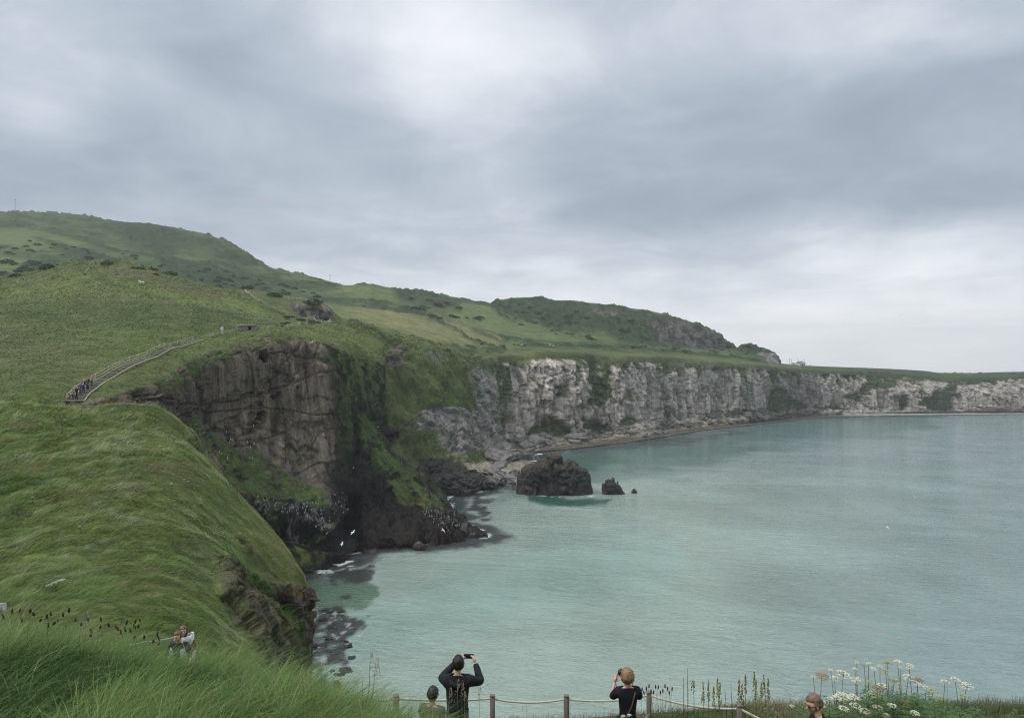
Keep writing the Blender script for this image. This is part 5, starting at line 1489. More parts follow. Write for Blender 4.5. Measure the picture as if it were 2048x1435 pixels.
# ------------------------------------------------------------------ sea birds
def bird_mesh(back, belly):
    mb = MB()
    mb.ball((0, 0, .2), (.085, .075, .19), 8, 6, lambda U, V: V + np.array([0, .03, 0]) * U[:, 2:3], belly)
    mb.ball((0, -.03, .22), (.088, .06, .19), 8, 6, None, back)
    mb.ball((0, .03, .42), (.045, .055, .05), 8, 6, None, back)
    mb.tube([(0, .07, .42), (0, .14, .41)], [.014, .004], 5, back)
    for x in (-.04, .04): mb.tube([(x, .02, .06), (x, .03, -.02)], .012, 4, (.1, .07, .03))
    o = mb.build('seabird', M_VC, None, True, True); me = o.data; bpy.data.objects.remove(o); return me
GM = bird_mesh((.05, .045, .045), (.55, .55, .54)); KW = bird_mesh((.42, .43, .45), (.85, .85, .85))
def birds(poly, n, lab, grp, me, s=1.12):
    pp = np.array(poly, float); k = 0
    for _ in range(n * 30):
        if k >= n: break
        x, y = random.uniform(pp[:, 0].min(), pp[:, 0].max()), random.uniform(pp[:, 1].min(), pp[:, 1].max())
        if poly_mask(np.array([x]), np.array([y]), poly, .1)[0] < .5: continue
        p, nn = hit(x, y)
        if p is None or p.y < 80: continue
        o = bpy.data.objects.new('seabird', me); C.objects.link(o)
        o.location = p + Vector((0, -.35, -.05)); o.rotation_euler.z = random.uniform(0, 6.3); o.scale = (s, s, s)
        tag(o, lab, 'bird', grp); k += 1
birds([(500,988),(560,1000),(640,1003),(665,1040),(672,1070),(655,1072),(600,1030),(520,1015)], 95, 'small dark and white seabird perched on the ledges under the cliff grass', 'seabirds crowded on the cliff ledges', GM)
birds([(842,1016),(880,1022),(940,1056),(900,1064),(850,1040)], 66, 'small dark and white seabird perched on the tip of the dark spit', 'seabirds on the spit', GM)
birds([(655,985),(700,980),(700,1030),(665,1030)], 18, 'small dark and white seabird in the shadowy cleft of the dark cliff', 'seabirds in the cleft', GM)
birds([(430,858),(520,880),(525,925),(440,920)], 12, 'white gull sitting on the steep green slope at the foot of the dark cliff', 'gulls on the green ledge', KW)
birds([(470,835),(760,840),(840,960),(700,960)], 9, 'white gull sitting high on the dark cliff face', 'gulls on the cliff face', KW)
def gull(x, y, d, lab, s=1.0, ang=.4):
    mb = MB()
    mb.ball((0, 0, 0), (.07, .22, .065), 8, 6, None, (.85, .85, .85))
    mb.ball((0, .22, .03), (.045, .06, .045), 8, 6, None, (.85, .85, .85))
    mb.tube([(0, .27, .02), (0, .33, .01)], [.014, .004], 5, (.5, .35, .05))
    mb.add([(-.03, -.2, 0), (.03, -.2, 0), (.06, -.36, 0), (-.06, -.36, 0), (-.03, -.2, .015), (.03, -.2, .015), (.06, -.36, .012), (-.06, -.36, .012)], [(0, 1, 2, 3), (7, 6, 5, 4), (0, 4, 5, 1), (2, 6, 7, 3)], (.85, .85, .85))
    for sg in (-1, 1):
        L, T_ = [], []
        for t, z, c0, c1 in ((0, .02, .10, -.08), (.25, .12, .13, -.07), (.5, .10, .10, -.06), (.68, .02, .02, -.06)):
            L += [(sg * t, c0, z), (sg * t, c1, z), (sg * t, c0, z + .015), (sg * t, c1, z + .012)]
        Fq = []
        for k in range(3):
            a = k * 4; Fq += [(a, a + 1, a + 5, a + 4), (a + 2, a + 6, a + 7, a + 3), (a, a + 4, a + 6, a + 2), (a + 1, a + 3, a + 7, a + 5)]
        mb.add(L, Fq, (.6, .62, .65))
    o = mb.build('gull', M_VC, None, True, True)
    o.location = Vector(W(x, y, d)); o.rotation_euler = (random.uniform(-.3, .3), ang, random.uniform(0, 6)); o.scale = (s,) * 3
    tag(o, lab, 'bird')
for x, y, d, lab in [(624, 684, 150, 'white gull flying in front of the top of the dark cliff'), (706, 1064, 140, 'white gull flying low before the black cleft of the cliff'), (684, 1087, 150, 'white gull skimming the dark water under the cliff'),
                     (886, 1060, 165, 'white gull flying in front of the tip of the dark spit'), (1801, 632, 260, 'distant gull flying alone in the pale sky on the right'), (1775, 1054, 130, 'dark speck of a gull flying over open water on the right'),
                     (1829, 993, 170, 'distant gull above the calm water on the far right')]:
    gull(x, y, d, lab, 1.15 if y > 1050 and x < 1000 or y < 700 else .7)

# ------------------------------------------------------------------ people
def skin_mesh(J, E, sub=2):
    """J: list of (x, y, z, rx, ry); E: edges; first joint is the root. Returns V, F of the grown surface"""
    me = bpy.data.meshes.new('t'); me.from_pydata([j[:3] for j in J], E, [])
    o = bpy.data.objects.new('t', me); C.objects.link(o)
    o.modifiers.new('s', 'SKIN').use_smooth_shade = True
    for i, v in enumerate(me.skin_vertices[0].data):
        v.radius = (J[i][3], J[i][4] if len(J[i]) > 4 else J[i][3]); v.use_root = (i == 0)
    m = o.modifiers.new('u', 'SUBSURF'); m.levels = sub; m.render_levels = sub
    dg = bpy.context.evaluated_depsgraph_get()
    ev = o.evaluated_get(dg); em = ev.to_mesh()
    V = np.array([v.co[:] for v in em.vertices]); F_ = [tuple(p.vertices) for p in em.polygons]
    ev.to_mesh_clear(); bpy.data.objects.remove(o); bpy.data.meshes.remove(me)
    return V, F_

def rotm(yaw, pitch=0, roll=0):
    return np.array((Matrix.Rotation(yaw, 3, 'Z') @ Matrix.Rotation(pitch, 3, 'X') @ Matrix.Rotation(roll, 3, 'Y')))

def head_shape(mb, c, Rm, skin, s=1.0):
    """a head looking along +y: skull, jaw, brow, nose, lips, chin, ears, eyes"""
    def fn(U, V):
        x, y, z = V[:, 0].copy(), V[:, 1].copy(), V[:, 2].copy()
        low = sstep(-U[:, 2], .05, 1.0)
        x *= 1 - .32 * low; y = np.where(y > 0, y * (1 - .10 * low), y * (1 - .35 * low))
        y += .012 * sstep(-z, .05, .11) * (U[:, 1] > .2)
        def bump(cx, cz, rx, rz, amt):
            return amt * np.exp(-((x - cx) / rx) ** 2 - ((z - cz) / rz) ** 2) * (U[:, 1] > .15)
        y += bump(0, -.018, .012, .024, .020) + bump(0, -.034, .015, .010, .014) + bump(0, .028, .05, .010, .005)
        y -= bump(.030, .006, .016, .013, .011) + bump(-.030, .006, .016, .013, .011)
        y += bump(0, -.060, .022, .006, .005) + bump(0, -.070, .020, .006, .004) + bump(0, -.095, .02, .012, .006)
        return np.stack([x, y, z], -1) * s @ Rm.T
    n0 = mb.c
    mb.ball(c, (.076, .096, .118), 36, 28, fn, skin)
    U = (mb.V[-1] - np.asarray(c)) @ Rm / s
    col = np.tile(np.asarray(skin, float), (len(U), 1))
    front = U[:, 1] > .05
    lips = front & (np.abs(U[:, 0]) < .024) & (np.abs(U[:, 2] + .065) < .008)
    eye = front & (np.abs(np.abs(U[:, 0]) - .030) < .014) & (np.abs(U[:, 2] - .006) < .007)
    brow = front & (np.abs(np.abs(U[:, 0]) - .030) < .018) & (np.abs(U[:, 2] - .027) < .005)
    cheek = np.exp(-((np.abs(U[:, 0]) - .042) / .02) ** 2 - ((U[:, 2] + .03) / .025) ** 2) * front
    col = lerp(col, np.asarray(skin) * (1.05, .72, .7), cheek * .5)
    col[lips] = np.asarray(skin) * (.85, .45, .45); col[eye] = (.05, .04, .035); col[brow] = np.asarray(skin) * .35
    mb.col[-1] = col
    for sx in (-1, 1):
        e = np.array([sx * .077, -.005, -.008]) * s
        mb.ball(np.asarray(c) + Rm @ e, 1, 10, 8, lambda U, V: (V * (.010, .018, .031) * s) @ Rm.T, np.asarray(skin) * (1.0, .85, .82))

def hair_shape(mb, c, Rm, col, s=1.0, kind='short', seed=1):
    def fn(U, V):
        k = 1 + .07 * vnoise(U * (6, 6, 2.0) + seed, seed) + .06 * vnoise(U * (17, 17, 5) + seed, seed + 1)
        x, y, z = U[:, 0] * .083, U[:, 1] * .104 - .008, U[:, 2] * .122 + .010
        if kind == 'short':
            z = np.where(U[:, 2] < 0, z * .62, z); x = np.where(U[:, 2] < 0, x * .985, x)
            cut = U[:, 1] > .35
            y = np.where(cut & (U[:, 2] < .45), y * .35, y)
        elif kind == 'bob':
            x, y, z = U[:, 0] * .098, U[:, 1] * .112 - .016, U[:, 2] * .125 + .012
            y = np.where((U[:, 1] > .35) & (U[:, 2] < .45), y * .3, y)
            z = np.where(U[:, 2] < 0, z * .95, z); k = k * np.where(U[:, 2] < -.3, 1 - .35 * sstep(-U[:, 2], .6, 1.0), 1)
        elif kind == 'long':
            x, y = U[:, 0] * .095, U[:, 1] * .11 - .012
            y = np.where((U[:, 1] > .35) & (U[:, 2] < .45), y * .3, y)
            z = np.where(U[:, 2] < 0, U[:, 2] * .24, z); x = x * np.where(U[:, 2] < -.3, 1.1, 1)
        return (np.stack([x, y, z], -1) * k[:, None] * s) @ Rm.T
    mb.ball(c, (1, 1, 1), 40, 26, fn, col)
    U = mb.V[-1]
    st = vnoise((U - np.asarray(c)) @ Rm * (160, 60, 14) + seed, seed + 2)
    mb.col[-1] = np.asarray(col) * (1 + .55 * st)[:, None]

def hand_joints(wr, tip, palm_n, curl=.5, s=1.0):
    """a palm, four unequal bent fingers and a thumb as skinned chains; wr wrist, tip = point the fingers reach for"""
    wr, tip, n = (np.asarray(q, float) for q in (wr, tip, palm_n))
    a = tip - wr; a /= np.linalg.norm(a); n = n - a * n.dot(a); n /= np.linalg.norm(n); b = np.cross(a, n)
    chains = [([wr, wr + a * .045 * s, wr + a * .085 * s], [.024, .032, .028])]
    for k, (off, L) in enumerate(((-.030, .070), (-.010, .080), (.010, .074), (.029, .058))):
        p0 = wr + a * .080 * s + b * off * s
        p1 = p0 + (a * math.cos(curl * .5) + n * math.sin(curl * .5)) * L * .5 * s
        p2 = p1 + (a * math.cos(curl * 1.5) + n * math.sin(curl * 1.5)) * L * .32 * s
        p3 = p2 + (a * math.cos(curl * 2.3) + n * math.sin(curl * 2.3)) * L * .25 * s
        chains.append(([p0 - a * .03, p0, p1, p2, p3], [.0095, .0095, .009, .0082, .007]))
    t0 = wr + a * .03 * s - b * .022 * s; t1 = t0 + (a * .6 - b * .8) * .035 * s + n * .012; t2 = t1 + (a * .85 - b * .2) * .032 * s + n * .015
    chains.append(([t0, t1, t2], [.013, .0115, .009]))
    return chains

def limb(mb, pts, rad, col, sub=2):
    V, F_ = skin_mesh([(*p, r) for p, r in zip(pts, rad)], [(i, i + 1) for i in range(len(pts) - 1)], sub)
    mb.add(V, F_, col)

BASE = dict(pelvis=(0, 0, .95), spine=(0, 0, 1.12), chest=(0, 0, 1.30), nb=(0, -.01, 1.45), neck=(0, .0, 1.52), head=(0, .02, 1.635),
            sL=(-.17, 0, 1.42), sR=(.17, 0, 1.42), eL=(-.24, -.02, 1.14), eR=(.24, -.02, 1.14), wL=(-.25, .08, .90), wR=(.25, .08, .90),
            hL=(-.09, 0, .91), hR=(.09, 0, .91), kL=(-.10, .02, .49), kR=(.10, .02, .49), aL=(-.10, -.02, .08), aR=(.10, -.02, .08), tL=(-.11, .13, .03), tR=(.11, .13, .03))

def person(loc, face, height, label, pose=None, skin=(.50, .30, .21), hair=(.03, .02, .015), hairkind='short', top=(.02, .02, .025), sleeves='long', legs=(.03, .035, .05),
           shoes=(.03, .03, .03), hyaw=0, hpitch=0, hroll=0, fem=False, hands=None, open_shirt=None, group=None, extra=None, detail=True, bulk=1.0, hs=1.06):
    J = dict(BASE); J.update(pose or {})
    J = {k: np.array(v, float) for k, v in J.items()}
    root = empty('person', loc, face, label, 'person', group)
    k = height / 1.76; root.scale = (k, k, k)
    sw = .9 if fem else 1.0
    for q in ('sL', 'sR'):
        J[q][0] *= sw
    Rm = rotm(hyaw, hpitch, hroll)
    sub = 2 if detail else 1
    # body: one surface from feet to neck
    names = ['pelvis', 'spine', 'chest', 'nb', 'neck', 'sL', 'eL', 'wL', 'sR', 'eR', 'wR', 'hL', 'kL', 'aL', 'tL', 'hR', 'kR', 'aR', 'tR']
    rad = dict(pelvis=.07, spine=.07, chest=.07, nb=.045, neck=.050, sL=.04, sR=.04, eL=.038, eR=.038, wL=.026, wR=.026, hL=.06, hR=.06, kL=.05, kR=.055, aL=.038, aR=.038, tL=.03, tR=.03)
    ed = [('pelvis', 'spine'), ('spine', 'chest'), ('chest', 'nb'), ('nb', 'neck'), ('nb', 'sL'), ('sL', 'eL'), ('eL', 'wL'), ('nb', 'sR'), ('sR', 'eR'), ('eR', 'wR'),
          ('pelvis', 'hL'), ('hL', 'kL'), ('kL', 'aL'), ('aL', 'tL'), ('pelvis', 'hR'), ('hR', 'kR'), ('kR', 'aR'), ('aR', 'tR')]
    ix = {n: i for i, n in enumerate(names)}
    V, F_ = skin_mesh([(*J[n], rad[n] * .92, rad[n] * .92) for n in names], [(ix[a], ix[b]) for a, b in ed], sub)
    mb = MB(); mb.add(V, F_, skin)
    limb(mb, [J['nb'], J['neck'], J['head'] - np.array([0, .01, .03])], [.058, .054, .052], skin, sub)
    head_shape(mb, J['head'], Rm, skin, hs)
    hd = hands or {}
    for s_, w, e in (('L', 'wL', 'eL'), ('R', 'wR', 'eR')):
        tip, n, curl = hd.get(s_, (J[w] + (J[w] - J[e]) * .5, (0, 1, 0), .5))
        if detail:
            for pts, rr in hand_joints(J[w], tip, n, curl): limb(mb, pts, rr, skin, 1)
        else:
            a = np.asarray(tip, float) - J[w]; a /= np.linalg.norm(a)
            limb(mb, [J[w], J[w] + a * .08, J[w] + a * .17], [.026, .034, .015], skin, 1)
    mb.build('body', M_SKIN, root, True, True)
    mb = MB(); hair_shape(mb, J['head'], Rm, hair, hs * 1.03, hairkind, hash(label) % 97); mb.build('hair', M_HAIR, root, True, True)
    # clothes follow the body a little outside it
    def cloth(nm, J_, E_, col, sub=2, wr=.006):
        V, F_ = skin_mesh(J_, E_, sub if detail else 1)
        cen = V.mean(0); d = V - cen; d /= np.linalg.norm(d, axis=1, keepdims=True) + 1e-6
        V = V + d * (ridged(V * (1, 1, 2.2) * 5.0, 1, 2, .6, 7) * wr)[:, None]
        m = MB(); m.add(V, F_, col); return m.build(nm, M_VC, root, True, True)
    hip = J['pelvis'] + np.array([0, 0, -.09])
    q_ = bulk
    Jt = [(*hip, .165 * sw * q_, .15 * sw * q_), (*J['pelvis'], .155 * sw * q_, .14 * sw * q_), (*J['spine'], .15 * sw * q_, .14 * sw * q_), (*J['chest'], .165 * sw * q_, .145 * sw * q_), (*(J['nb'] - [0, 0, .045]), .10 * q_, .10 * q_), (*(J['nb'] + [0, 0, .01]), .068, .068)]
    Et = [(0, 1), (1, 2), (2, 3), (3, 4), (4, 5)]
    for s_ in 'LR':
        b_ = len(Jt)
        S, E_, W_ = J['s' + s_], J['e' + s_], J['w' + s_]
        Jt += [(*S, .082 * q_, .082 * q_), (*(S * .5 + E_ * .5), .066 * q_, .066 * q_)]; Et += [(4, b_), (b_, b_ + 1)]
        if sleeves == 'long':
            Jt += [(*E_, .062 * q_, .062 * q_), (*(E_ * .5 + W_ * .5), .054 * q_, .054 * q_), (*(W_ * .97 + E_ * .03), .042, .042)]; Et += [(b_ + 1, b_ + 2), (b_ + 2, b_ + 3), (b_ + 3, b_ + 4)]
        elif sleeves == 'elbow':
            Jt += [(*(E_ * .98 + S * .02), .058, .058)]; Et += [(b_ + 1, b_ + 2)]
    cloth('jacket' if sleeves == 'long' else 'shirt', Jt, Et, top, 2, .010)
    Jl = [(*J['pelvis'], .125, .108)]; El = []
    for s_ in 'LR':
        b_ = len(Jl); Hh, K, A = J['h' + s_], J['k' + s_], J['a' + s_]
        Jl += [(*Hh, .095, .095), (*(Hh * .5 + K * .5), .083, .083), (*K, .068, .068), (*(K * .5 + A * .5), .06, .06), (*A, .052, .052)]
        El += [(0, b_), (b_, b_ + 1), (b_ + 1, b_ + 2), (b_ + 2, b_ + 3), (b_ + 3, b_ + 4)]
    cloth('trousers', Jl, El, legs, 2, .006)
    for s_ in 'LR':
        m = MB(); A, T_ = J['a' + s_], J['t' + s_]
        limb(m, [A + [0, -.03, -.03], A * .4 + T_ * .6 + [0, 0, -.01], T_ + [0, .02, .005]], [.048, .046, .035], shoes, 1); m.build('shoe', M_VC, root, True, True)
    if extra: extra(root, J)
    return root

def feet(px_, d, dz=0):
    """ground under a person seen at pixel column px_, d metres away"""
    x = (px_ - CX) / F * d
    g_ = ground_z(x, d, 38.6)
    return Vector((x, d, g_.z + dz))
def size_for(px_top, d, z0):
    zt = H - (px_top - HY) / F * d
    return zt - z0

M_BLACK = simple_mat('black_plastic', (.012, .012, .013), .3, .4)
M_STRAP = simple_mat('brown_leather', (.10, .05, .03), .6, .3)

# man in a black jacket photographing with a phone
f = feet(916, 11.4); hgt = size_for(1308, 11.4, f.z) / 1.763 * 1.76
print('man height', hgt, 'ground', f.z)
def phone(root, J):
    MB().box(.145, .43, 1.615, .155, .010, .075, R(-2), .3).build('phone', M_BLACK, root)
    MB().tube([(-.10, -.045, 1.45), (-.085, -.105, 1.40), (0, -.125, 1.37), (.085, -.105, 1.40), (.10, -.045, 1.45)], [.03, .045, .05, .045, .03], 10).build('hood', M_VC2, root)
M_VC2 = simple_mat('black_cloth', (.014, .015, .019), .8, .2)
person(f, R(0), hgt, 'man in black jacket seen from behind, holding up a phone towards the bay',
       pose=dict(eR=(.345, .17, 1.315), wR=(.245, .36, 1.54), eL=(-.26, .20, 1.36), wL=(-.02, .40, 1.56), head=(.01, .03, 1.64)),
       top=(.014, .015, .019), hair=(.010, .008, .008), skin=(.52, .33, .23), hands=dict(R=((.215, .42, 1.64), (-.7, .5, 0), .9), L=((.07, .44, 1.63), (.7, .4, 0), .9)), extra=phone, hyaw=R(-6), bulk=1.14, hs=1.08)

# woman with short fair hair and a camera
f = feet(1253, 10.9); hgt = size_for(1332, 10.9, f.z)
print('woman height', hgt)
def strap(root, J):
    MB().tube([(.115, .03, 1.47), (.10, -.09, 1.43), (.04, -.135, 1.25), (-.05, -.145, 1.08), (-.13, -.12, .93), (-.17, -.03, .86)], .011, 6).build('bag_strap', M_STRAP, root)
    m = MB(); m.box(-.03, .26, 1.60, .13, .07, .085, 0, .3); m.tube([(-.03, .29, 1.60), (-.03, .36, 1.60)], .035, 12); m.build('camera', M_BLACK, root)
    MB().tube([(-.10, .26, 1.60), (-.165, .14, 1.50), (-.15, .05, 1.44)], .005, 5).build('camera_strap', M_BLACK, root)
    MB().tube([(.04, .26, 1.60), (.10, .12, 1.56), (.095, .04, 1.47)], .005, 5).build('camera_strap', M_BLACK, root)
    MB().box(-.205, -.07, .82, .12, .10, .2, 0, .4).build('shoulder_bag', M_STRAP, root)
person(f, R(3), hgt, 'woman with short fair hair and black top from behind, brown strap across her back', fem=True,
       pose=dict(eL=(-.235, .12, 1.27), wL=(-.165, .21, 1.475), eR=(.22, .16, 1.24), wR=(.06, .27, 1.50), head=(0, .02, 1.635)), skin=(.60, .36, .27),
       top=(.010, .011, .015), hair=(.24, .145, .075), hairkind='bob', sleeves='elbow', legs=(.02, .02, .03),
       hands=dict(L=((-.11, .24, 1.62), (.5, .6, 0), .8), R=((.02, .28, 1.60), (-.5, .5, 0), .8)), extra=strap)

# child next to the man
f = feet(866, 10.2); hgt = size_for(1368, 10.2, f.z)
print('child height', hgt)
person(f, R(-22), hgt, 'dark-haired child half hidden in grass beside the man in the black jacket', skin=(.42, .26, .18), hair=(.018, .012, .012), top=(.07, .08, .045), hpitch=R(-12), sleeves='short')

# man with sunglasses at the bottom right
f = feet(1632, 8.7); hgt = size_for(1384, 8.7, f.z)
print('sunglasses man height', hgt)
def shades(root, J):
    Rm = rotm(R(14), R(-14)); h = J['head']
    m = MB()
    for sx in (-1, 1):
        m.ball(h + Rm @ np.array([sx * .034, .092, .006]), 1, 12, 8, lambda U, V: (V * (.029, .010, .021)) @ Rm.T)
        m.tube([h + Rm @ np.array([sx * .060, .088, .012]), h + Rm @ np.array([sx * .080, .03, .012]), h + Rm @ np.array([sx * .080, -.015, .004])], .004, 5)
    m.tube([h + Rm @ np.array([-.01, .102, .01]), h + Rm @ np.array([.01, .102, .01])], .004, 5)
    m.build('sunglasses', M_BLACK, root)
person(f, R(78), hgt, 'man with dark sunglasses and black T-shirt facing left at the bottom right', skin=(.60, .34, .25), hair=(.17, .105, .075),
       top=(.012, .012, .014), sleeves='short', hyaw=R(14), hpitch=R(-14), pose=dict(head=(0, .06, 1.64), neck=(0, .02, 1.52), eR=(.26, .04, 1.2), wR=(.14, .27, 1.30), eL=(-.25, .06, 1.17), wL=(-.12, .30, 1.33)),
       hands=dict(L=((-.04, .38, 1.42), (.6, 0, .4), .9), R=((.04, .36, 1.36), (-.6, 0, .4), .9)), extra=shades)

# the couple climbing towards the camera
f = feet(364, 17.6); hgt = size_for(1258, 17.6, f.z)
print('couple ground', f.z, hgt)
def vest(root, J):
    for sx in (-1, 1):
        m = MB(); limb(m, [J['nb'] + [sx * .09, .02, .02], J['chest'] + [sx * .13, .07, 0], J['spine'] + [sx * .15, .06, 0], J['pelvis'] + [sx * .16, .04, 0]], [.05, .075, .075, .06], (.36, .38, .42), 2)
        m.build('open_shirt', M_VC, root, True, True)
fz = Vector((f.x, f.y, size_for(0, 0, 0) if False else H - (1258 - HY) / F * 17.6 - 1.70))
person(fz, R(180 - 8), 1.74, 'young man in black T-shirt and open pale grey shirt climbing up the dip', skin=(.62, .38, .29), hair=(.12, .07, .04), top=(.012, .013, .02), sleeves='elbow',
       pose=dict(eL=(-.30, .02, 1.14), wL=(-.36, .16, .95), eR=(.30, .02, 1.14), wR=(.36, .16, .95), head=(0, .06, 1.62)), hyaw=R(-8), hpitch=R(-8), extra=vest)
def pack(root, J):
    m = MB(); m.ball((-.22, -.02, 1.20), (.09, .10, .18), 12, 8); m.build('rucksack', simple_mat('dark_red_cloth', (.16, .012, .018), .8, .2), root)
person(Vector(((371 - CX) / F * 18.5, 18.5, H - (1250 - HY) / F * 18.5 - 1.66)), R(180 + 25), 1.70, 'brown-haired woman in white right behind the young man in the dip', fem=True, skin=(.55, .32, .24),
       hair=(.12, .075, .04), hairkind='long', top=(.55, .58, .62), sleeves='long', pose=dict(eR=(.27, .05, 1.16), wR=(.30, .22, 1.05)), extra=pack)
# post and rope behind them
root = empty('rope_fence', Vector(W(384, 1300, 19.2)), 0, 'white post with pale rope running down to the left, behind the couple', 'fence')
b0 = W(384, 1300, 19.2); t0 = W(384, 1263, 19.2)
MB().box(0, 0, (t0 - b0)[2] / 2 - .3, .075, .075, (t0 - b0)[2] + .6, 0, .3).build('post', M_WHITE, root)
line = [W(x, y, d) - b0 for x, y, d in [(384, 1265, 19.1), (375, 1268, 19.0), (350, 1274, 18.6), (325, 1279, 18.2), (305, 1282, 17.8), (290, 1283, 17.4), (260, 1290, 17)]]
MB().tube(pchip(np.arange(7), np.array(line), np.linspace(0, 6, 25)), .022, 6).build('rope', M_PALE, root)

# people queueing on the long staircase
def staird(px_):
    for i in range(len(sp) - 1):
        a, _ = proj(sp[i]); b, _ = proj(sp[i + 1])
        if a <= px_ <= b: return Vector(sp[i] * (1 - (px_ - a) / (b - a)) + sp[i + 1] * (px_ - a) / (b - a))
    return Vector(sp[0] if px_ < proj(sp[0])[0] else sp[-1])
QUEUE = [(183, 1.72, (.42, .27, .22), (.04, .04, .05), (.30, .2, .1), 'person in pinkish top with raised arms, highest of the group on the stairs', dict(eR=(.25, .1, 1.45), wR=(.12, .15, 1.66), eL=(-.25, .1, 1.45), wL=(-.12, .15, 1.62)), 160, False),
         (176, 1.72, (.03, .035, .05), (.02, .02, .03), (.03, .02, .02), 'person in dark clothes just below the highest one on the stairs', None, 170, False),
         (174.5, 1.4, (.10, .05, .07), (.02, .02, .03), (.04, .03, .02), 'short person in dark purple on the right side of the stairs', None, 190, True),
         (167, 1.82, (.02, .03, .06), (.02, .02, .025), (.35, .28, .2), 'fair-haired person in an open navy jacket over a white shirt on the stairs', 'white', 180, False),
         (161, 1.68, (.06, .05, .12), (.05, .07, .08), (.2, .17, .15), 'person in a violet top behind the burly man in black on the stairs', None, 175, True),
         (153, 1.85, (.012, .012, .018), (.012, .012, .02), (.30, .26, .2), 'burly man in black T-shirt and trousers with bare forearms near the stair foot', 'bare', 180, False),
         (146, 1.62, (.25, .2, .15), (.04, .04, .08), (.12, .07, .04), 'person in a beige top at the foot of the stairs beside the man in black', None, 200, True),
         (139, 1.58, (.10, .06, .10), (.03, .03, .04), (.08, .05, .04), 'person in mauve lowest of the group at the stair foot', None, 160, True),
         (134, 1.35, (.05, .05, .06), (.03, .03, .03), (.05, .03, .02), 'small person in grey left of everyone at the stair foot', None, 170, True)]
for px_, h_, top_, leg_, hair_, lab, mod, face, fem_ in QUEUE:
    p = staird(px_) + Vector((0, 0, .18))
    if px_ < 147:
        q = hit(px_, 802)[0]; p = Vector((sp[0][0] - (147 - px_) * .07, sp[0][1], 0)); g_ = ground_z(p.x, p.y, 45); p.z = g_.z
    pose = mod if isinstance(mod, dict) else dict(eL=(-.28, .05, 1.15), wL=(-.30, .2, .95), eR=(.28, .05, 1.15), wR=(.22, .24, .98), kL=(-.10, .10, .52))
    ex = None
    if mod == 'white':
        def ex(root, J):
            m = MB(); limb(m, [J['nb'] + [0, .07, -.05], J['chest'] + [0, .12, 0], J['pelvis'] + [0, .11, 0]], [.05, .055, .055], (.7, .7, .72), 1); m.build('shirt', M_VC, root, True, True)
    person(p, R(face), h_ * 1.08, lab, pose=pose, top=top_, legs=leg_, hair=hair_, hairkind='long' if fem_ else 'short', sleeves='short' if mod == 'bare' else 'long', fem=fem_, detail=False, extra=ex, group='people queueing on the long staircase')
for px_, py_, h_, top_, lab in [(444, 669, 1.75, (.6, .62, .65), 'person in white alone at the top of the staircase, left of the stone hut'), (629, 645, 1.7, (.5, .5, .52), 'person in pale clothes by the white fence below the basalt outcrop'),
                                (500, 592, 1.7, (.45, .4, .42), 'person in pale top walking down the fenced path of the hillock')]:
    p, n = hit(px_, py_)
    if p: person(Vector(p), R(20), h_ * (1.35 if px_ == 444 else 1.1), lab, top=top_, legs=(.05, .05, .07) if px_ != 444 else (.5, .5, .55), detail=False)

# ------------------------------------------------------------------ rope fence along the terrace edge
pts = [(700, 1380, 12.6, 0), (792, 1391, 13.4, 1), (985, 1391, 14.0, 1), (1133, 1391.5, 14.1, 1), (1298, 1384, 13.6, 1), (1480, 1411, 12.4, 1), (1700, 1490, 10.6, 1)]
root = empty('rope_fence', Vector(W(985, 1391, 14.0)) - Vector((0, 0, 1.1)), 0, 'grey wooden posts with a thick pale rope along the edge of the viewing terrace', 'fence')
o0 = np.array(root.location); tops = []
for x, y, d, pst in pts:
    t = W(x, y, d); tops.append(t - o0)
    if pst:
        gz = ground_z(t[0], t[1], 36.5); zb = (gz.z if gz else t[2] - 1.1) - .3; hh = t[2] - zb
        m = MB(); m.box(t[0] - o0[0], t[1] - o0[1], t[2] - hh / 2 - o0[2], .085, .085, hh, random.uniform(-.3, .3), .15)
        m.build('post', M_WOOD, root)
        MB().box(t[0] - o0[0], t[1] - o0[1], t[2] - o0[2] + .012, .10, .10, .02, random.uniform(-.2, .2), .3).build('post_cap', M_WOOD, root)
for i in range(len(tops) - 1):
    a, b = tops[i] - [0, 0, .045], tops[i + 1] - [0, 0, .045]
    L = np.linalg.norm(b - a); n = int(L * 28)
    t = np.linspace(0, 1, n)[:, None]
    q = a * (1 - t) + b * t; q[:, 2] -= (.07 if i != 1 else .03) * 4 * (t * (1 - t))[:, 0]
    m = MB()
    for ph in range(3):      # three twisted strands
        an_ = t[:, 0] * L * 2 * math.pi / .11 + ph * 2.094
        off_ = np.stack([0 * an_, np.cos(an_), np.sin(an_)], -1) * .011
        m.tube(q + off_, .0125, 6)
    m.build('rope', M_ROPE, root)
    q2 = q - [0, 0, .42]
    MB().tube(q2[::6], .004, 4).build('wire', M_PALE, root)
t = W(1298, 1384, 13.6) - o0
MB().tube([t - np.array([0, .02, .36]), t - np.array([.42, .30, 1.05])], .04, 6).build('brace', M_WOOD, root)

